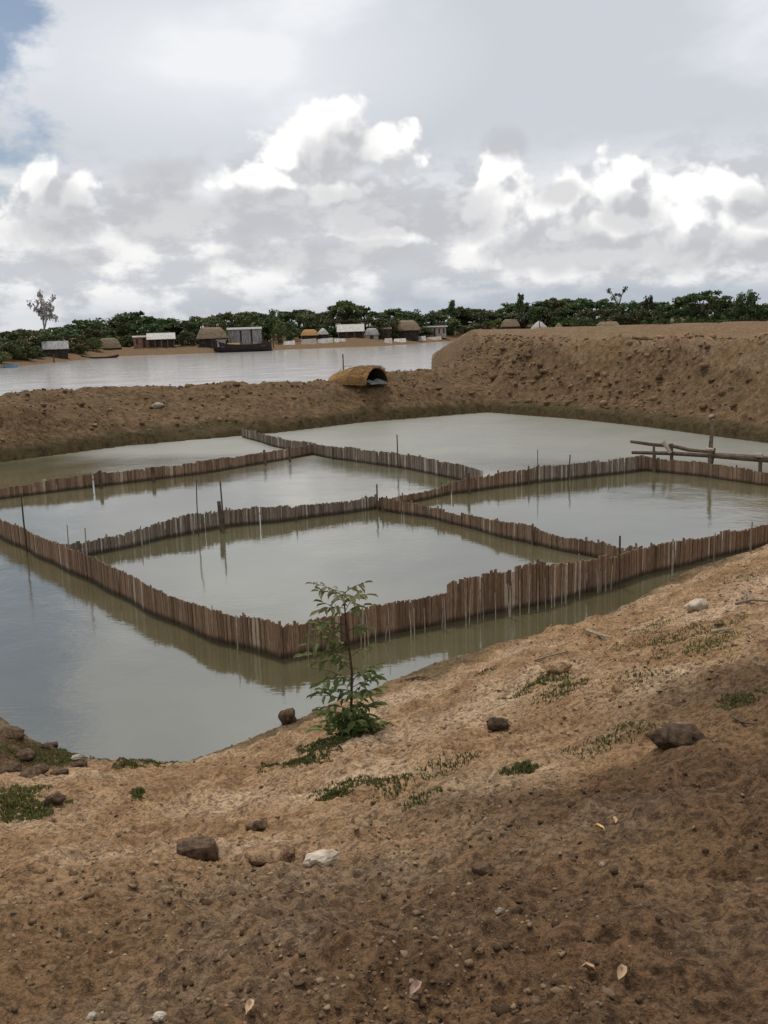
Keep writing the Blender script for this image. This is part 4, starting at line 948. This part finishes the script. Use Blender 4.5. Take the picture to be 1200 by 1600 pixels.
MB().box(-Lb*.43, -Lb*.29, -.8, .8, 1.45, 3.0).build('bow_cabin', M_TIN, bt)
MB().box(-Lb*.45, -Lb*.27, -1.0, 1.0, 3.0, 3.15).build('cabin_roof', M_TINGREY, bt)
mb = MB(); mb.loft([[(xx, -math.cos(a)*.9, 1.45+math.sin(a)*.8) for a in np.linspace(0, math.pi, 9)] for xx in (-Lb*.26, -Lb*.05)]); mb.build('awning', M_THATCH, bt)
for a0, a1, h_, m_ in ((-.03, .02, .9, M_REDCARGO), (.04, .10, .7, M_DECK), (.12, .16, 1.1, M_REDCARGO), (.18, .25, .9, M_TINGREY), (.27, .33, 1.3, M_WALLR)): 
    mb = MB(); mb.loft([[(Lb*a0, -.8, 1.45), (Lb*a0+.1, -.7, 1.4+h_), (Lb*a0+.1, .7, 1.4+h_), (Lb*a0, .8, 1.45)], [(Lb*a1, -.8, 1.45), (Lb*a1-.1, -.7, 1.35+h_), (Lb*a1-.1, .7, 1.35+h_), (Lb*a1, .8, 1.45)]], close=True); mb.build('cargo', m_, bt)
for xx, hp in ((.05, 3.1), (.30, 3.4), (.36, 2.6)): MB().tube([(Lb*xx, 0, 1.0), (Lb*xx+.05, 0, hp)], .06, 6).build('mast', M_POLE, bt)
MB().box(Lb*.30, Lb*.42, -.7, .7, 1.45, 2.6).build('stern_cabin', M_WALLD, bt)
MB().tube([(Lb*.47, 0, 1.5), (Lb*.53, .1, -.3)], .08, 6).build('rudder', M_HULL, bt)
D = shore_d(153)-8; x_, y_ = far_xy(153, D); k = D/FPX
cn = thing('canoe', 'slender dark canoe floating off the left shore', 'boat', (x_, y_, -.4), -math.atan2(x_, y_)+.03)
hull(cn, 54*k, 1.0, .30, .55, .5, M_HULL, draft=.15); MB().box(-54*k*.2, -54*k*.17, -.42, .42, .24, .30).build('thwart', M_DECK, cn); MB().box(54*k*.15, 54*k*.18, -.42, .42, .24, .30).build('thwart', M_DECK, cn)
D = shore_d(11)+2.5; x_, y_ = far_xy(11, D); k = D/FPX
bb = thing('blue_boat', 'small blue boat drawn up on the shore at the left edge', 'boat', (x_, y_, hz1(x_, y_)+.12), -math.atan2(x_, y_)-.1)
hull(bb, 20*k, 1.2, .45, .3, .2, M_BLUE, draft=.2); MB().box(-.2, .1, -.5, .5, .34, .42).build('thwart', M_DECK, bb)
for px, pt, pb, dd, lb in [(426, 526, 537, 3, 'dark post standing on the shore at the stern of the wooden boat'), (80, 553, 569, 1, 'thin stake standing in the shallows at the left'), (843, 500, 518, 3, 'dark pole in front of the white tent hut')]:
    D = shore_d(px)+dd; x_, y_ = far_xy(px, D); zb = hz1(x_, y_); zt = CAM_H + ray(px, pt).z/math.hypot(*ray(px, pt).xy)*D
    tag(MB().tube([(0, 0, -.5), (.03, 0, (zt-zb)*.5), (0, 0, zt-zb)], [.17, .16, .13], 6, jit=.1).build('shore_post', M_POLE, None, loc=(x_, y_, zb)), lb, 'post')

# trees
M_FOL = [leaf_mat('foliage_deep', (0.040, 0.072, 0.026), (0.105, 0.150, 0.050), .15), leaf_mat('foliage_olive', (0.062, 0.084, 0.026), (0.150, 0.172, 0.058), .15), leaf_mat('foliage_bronze', (0.052, 0.056, 0.022), (0.105, 0.105, 0.040), .15)]
M_FGREY = leaf_mat('foliage_grey', (0.26, 0.24, 0.23), (0.40, 0.38, 0.36), .1)
M_BARK = simple('bark', (0.050, 0.040, 0.030), (0.11, 0.09, 0.07), 2, .95, .3)
M_BARKP = simple('pale_bark', (0.26, 0.24, 0.22), (0.40, 0.37, 0.34), 2, .95, .3)
def crown_mesh(name, kind, seed, mat_):
    """unit crown: width 1, height 1 (z 0..1 over the whole tree), many leaf clumps"""
    g = np.random.default_rng(seed); C_ = []; 
    if kind == 'flat':      # umbrella-topped rain tree
        for _ in range(30):
            a = g.uniform(0, 6.283); r_ = math.sqrt(g.uniform(0, 1))*.44; C_.append((math.cos(a)*r_, math.sin(a)*r_, .86 - .9*r_*r_ + g.uniform(-.13, .05), g.uniform(.09, .15), .5))
        nleaf = 60
    elif kind == 'round':
        for _ in range(34):
            d = g.normal(size=3); d /= np.linalg.norm(d); r_ = g.uniform(.35, 1)**.5; C_.append((d[0]*r_*.37, d[1]*r_*.37, .55 + d[2]*r_*.34, g.uniform(.10, .16), .8))
        nleaf = 62
    elif kind == 'bush':
        for _ in range(30):
            d = g.normal(size=3); d /= np.linalg.norm(d); r_ = g.uniform(.2, 1)**.5; C_.append((d[0]*r_*.38, d[1]*r_*.38, .42 + d[2]*r_*.42, g.uniform(.12, .18), .9))
        nleaf = 58
    elif kind == 'tall':
        for _ in range(26):
            z_ = g.uniform(.3, .95); r_ = .3*(1-abs(z_-.6)*1.5); a = g.uniform(0, 6.283); C_.append((math.cos(a)*r_*g.uniform(.2, 1), math.sin(a)*r_, z_, g.uniform(.09, .15), .8))
        nleaf = 55
    else:                   # sparse tufts on long limbs
        for _ in range(9 if kind == 'sparse' else 26):
            a = g.uniform(0, 6.283); r_ = g.uniform(.1, .42); C_.append((math.cos(a)*r_, math.sin(a)*r_, g.uniform(.55, .97), g.uniform(.07, .12), .6))
        nleaf = 26
    Vv = []; 
    for (cx, cy, cz, cr, fl) in C_:
        d = g.normal(size=(nleaf, 3)); d /= np.linalg.norm(d, axis=1)[:, None]; p = np.array([cx, cy, cz]) + d*(cr*g.uniform(.25, 1.08, (nleaf, 1)))*np.array([1, 1, fl])
        u = g.normal(size=(nleaf, 3)); u /= np.linalg.norm(u, axis=1)[:, None]; v_ = np.cross(u, g.normal(size=(nleaf, 3))); v_ /= np.linalg.norm(v_, axis=1)[:, None]
        s_ = g.uniform(.016, .036, (nleaf, 1)); u *= s_*1.25; v_ *= s_*.8
        Vv.append(np.stack([p-u, p-v_, p+u, p+v_], 1).reshape(-1, 3))
    V_ = np.concatenate(Vv); m_ = np_mesh(name, V_, np.arange(len(V_)).reshape(-1, 4), smooth=False); m_.materials.append(mat_); return m_, C_
def trunk_mesh(C_, mat_, seed, limbs=7, r0=.024):
    g = random.Random(seed); mb = MB(); fork = min(c_[2] for c_ in C_)*.75
    mb.tube([(0, 0, -.06), (g.uniform(-.01, .01), 0, fork*.5), (g.uniform(-.02, .02), 0, fork)], [r0*1.3, r0, r0*.85], 7)
    for c_ in g.sample(C_, min(limbs, len(C_))):
        mid = Vector((c_[0]*.45, c_[1]*.45, fork + (c_[2]-fork)*.6)); mb.tube([(0, 0, fork*.9), mid, (c_[0], c_[1], c_[2])], [r0*.7, r0*.42, r0*.15], 5, caps=False)
    m_ = mb.mesh('trunk', True); m_.materials.append(mat_); return m_
KIT = {}
for kind, nvar in (('flat', 4), ('round', 4), ('bush', 4), ('tall', 3), ('sparse', 2), ('bare', 1)):
    KIT[kind] = []
    for j_ in range(nvar):
        mt = M_FGREY if kind == 'bare' else M_FOL[j_ % 3]
        cm, C_ = crown_mesh('crown', kind, 100+len(KIT)*10+j_, mt); KIT[kind].append((cm, trunk_mesh(C_, M_BARKP if kind == 'bare' else M_BARK, j_, 12 if kind in ('bare', 'sparse') else 7)))
tn = random.Random(21)
def tree(px, ptop, wpx, kind, dd, label, group=None, name=None, var=None):
    D = shore_d(px)+dd; x_, y_ = far_xy(px, D); zb = hz1(x_, y_)-.1; zt = CAM_H + ray(px, ptop).z/math.hypot(*ray(px, ptop).xy)*D
    H_ = max(1.5, zt-zb)*1.06; Wd = wpx*D/FPX/.92; cm, tm = tn.choice(KIT[kind]) if var is None else KIT[kind][var]
    t = thing(name or ('shrub' if kind == 'bush' else 'tree'), label, 'shrub' if kind == 'bush' else 'tree', (x_, y_, zb), tn.uniform(0, 6.283), group)
    obj('crown', cm, t, scale=(Wd, Wd, H_)); obj('trunk', tm, t, scale=(max(Wd*.7, H_*.5) if kind in ('round', 'tall') else Wd, max(Wd*.7, H_*.5) if kind in ('round', 'tall') else Wd, H_))
    return t
ORD = ['first', 'second', 'third', 'fourth', 'fifth', 'sixth', 'seventh', 'eighth', 'ninth', 'tenth', 'eleventh', 'twelfth']
def number(items):
    by = {}
    for px_, t in items: by.setdefault(t['group'], []).append((px_, t))
    for g_, L_ in by.items():
        for i_, (px_, t) in enumerate(sorted(L_, key=lambda q_: q_[0])): t['label'] = ORD[i_] + ' from the left of the ' + g_
# named trees that stand out
tree(70, 462, 46, 'bare', 24, 'tall grey leafless-looking tree standing above the treeline at left', name='bare_tree')
tree(966, 452, 34, 'sparse', 30, 'thin tall tree with scattered tufts rising above the right treeline', name='sparse_tree', var=0)
tree(1095, 451, 78, 'flat', 20, 'largest flat-topped tree of the right treeline', var=0)
tree(1168, 453, 46, 'round', 18, 'tall rounded dark tree near the right edge', var=0)
tree(538, 468, 64, 'flat', 26, 'highest flat-topped tree above the white tin-roofed house', var=1)
tree(812, 462, 26, 'tall', 26, 'slim pointed tree rising above the white tent hut', var=1)
tree(708, 473, 22, 'tall', 24, 'slim tree rising above the tiny pale hut', var=0)
tree(868, 463, 62, 'flat', 30, 'broad open-crowned tree right of the white tent hut', var=2)
tree(212, 487, 72, 'flat', 30, 'broad flat-topped tree above the reddish shed', var=3)
tree(1012, 466, 26, 'tall', 22, 'slim tree between the sparse tall tree and the largest flat-topped tree', var=2)
zones_ = [(-60, 50, 'at the far left edge'), (50, 140, 'behind the low dark house'), (140, 290, 'behind the reddish shed'), (290, 440, 'behind the wooden boat'),
          (440, 600, 'behind the straw and tin-roofed houses'), (600, 730, 'behind the rounded thatch house'), (730, 900, 'behind the white tent hut'), (900, 1060, 'behind the low brown hut'), (1060, 1290, 'at the right end of the treeline')]
def zlab(px): return next(l for a, b_, l in zones_ if a <= px < b_)
top = lambda px: float(np.interp(px, [-40, 0, 30, 60, 100, 140, 190, 230, 260, 285, 310, 340, 370, 420, 470, 500, 570, 600, 640, 700, 760, 800, 860, 900, 930, 960, 1000, 1040, 1070, 1130, 1165, 1200, 1260],
                                      [525, 520, 514, 510, 507, 497, 491, 491, 496, 492, 493, 487, 486, 479, 481, 484, 482, 480, 483, 480, 475, 470, 468, 468, 467, 472, 470, 472, 468, 468, 466, 470, 472]))
rowA = []
px = -45.0
while px < 1275:
    kind = tn.choice(['flat', 'round', 'round', 'flat']); w_ = tn.uniform(40, 66)
    t_ = tree(px, top(px)+tn.uniform(-2, 6), w_, kind, tn.uniform(26, 40), 'x', 'skyline trees ' + zlab(px)); rowA.append((px, t_)); px += tn.uniform(19, 30)
px = -50.0
while px < 1275:
    kind = tn.choice(['round', 'round', 'flat', 'tall']); w_ = tn.uniform(34, 54)
    t_ = tree(px, top(px)+tn.uniform(8, 18), w_, kind, tn.uniform(19, 26), 'x', 'lower nearer trees ' + zlab(px)); rowA.append((px, t_)); px += tn.uniform(20, 32)
blds = [(66, 103), (150, 186), (207, 272), (308, 410), (470, 514), (527, 592), (594, 713), (783, 812), (824, 884), (928, 990)]
px = -50.0
while px < 1275:
    inb = any(a-6 < px < b_+6 for a, b_ in blds)
    t_ = tree(px, top(px)+tn.uniform(20, 30), tn.uniform(24, 42), 'bush', tn.uniform(17, 24) if inb else tn.uniform(9, 18), 'x', 'leafy shrubs ' + zlab(px)); rowA.append((px, t_)); px += tn.uniform(13, 22)
number(rowA)
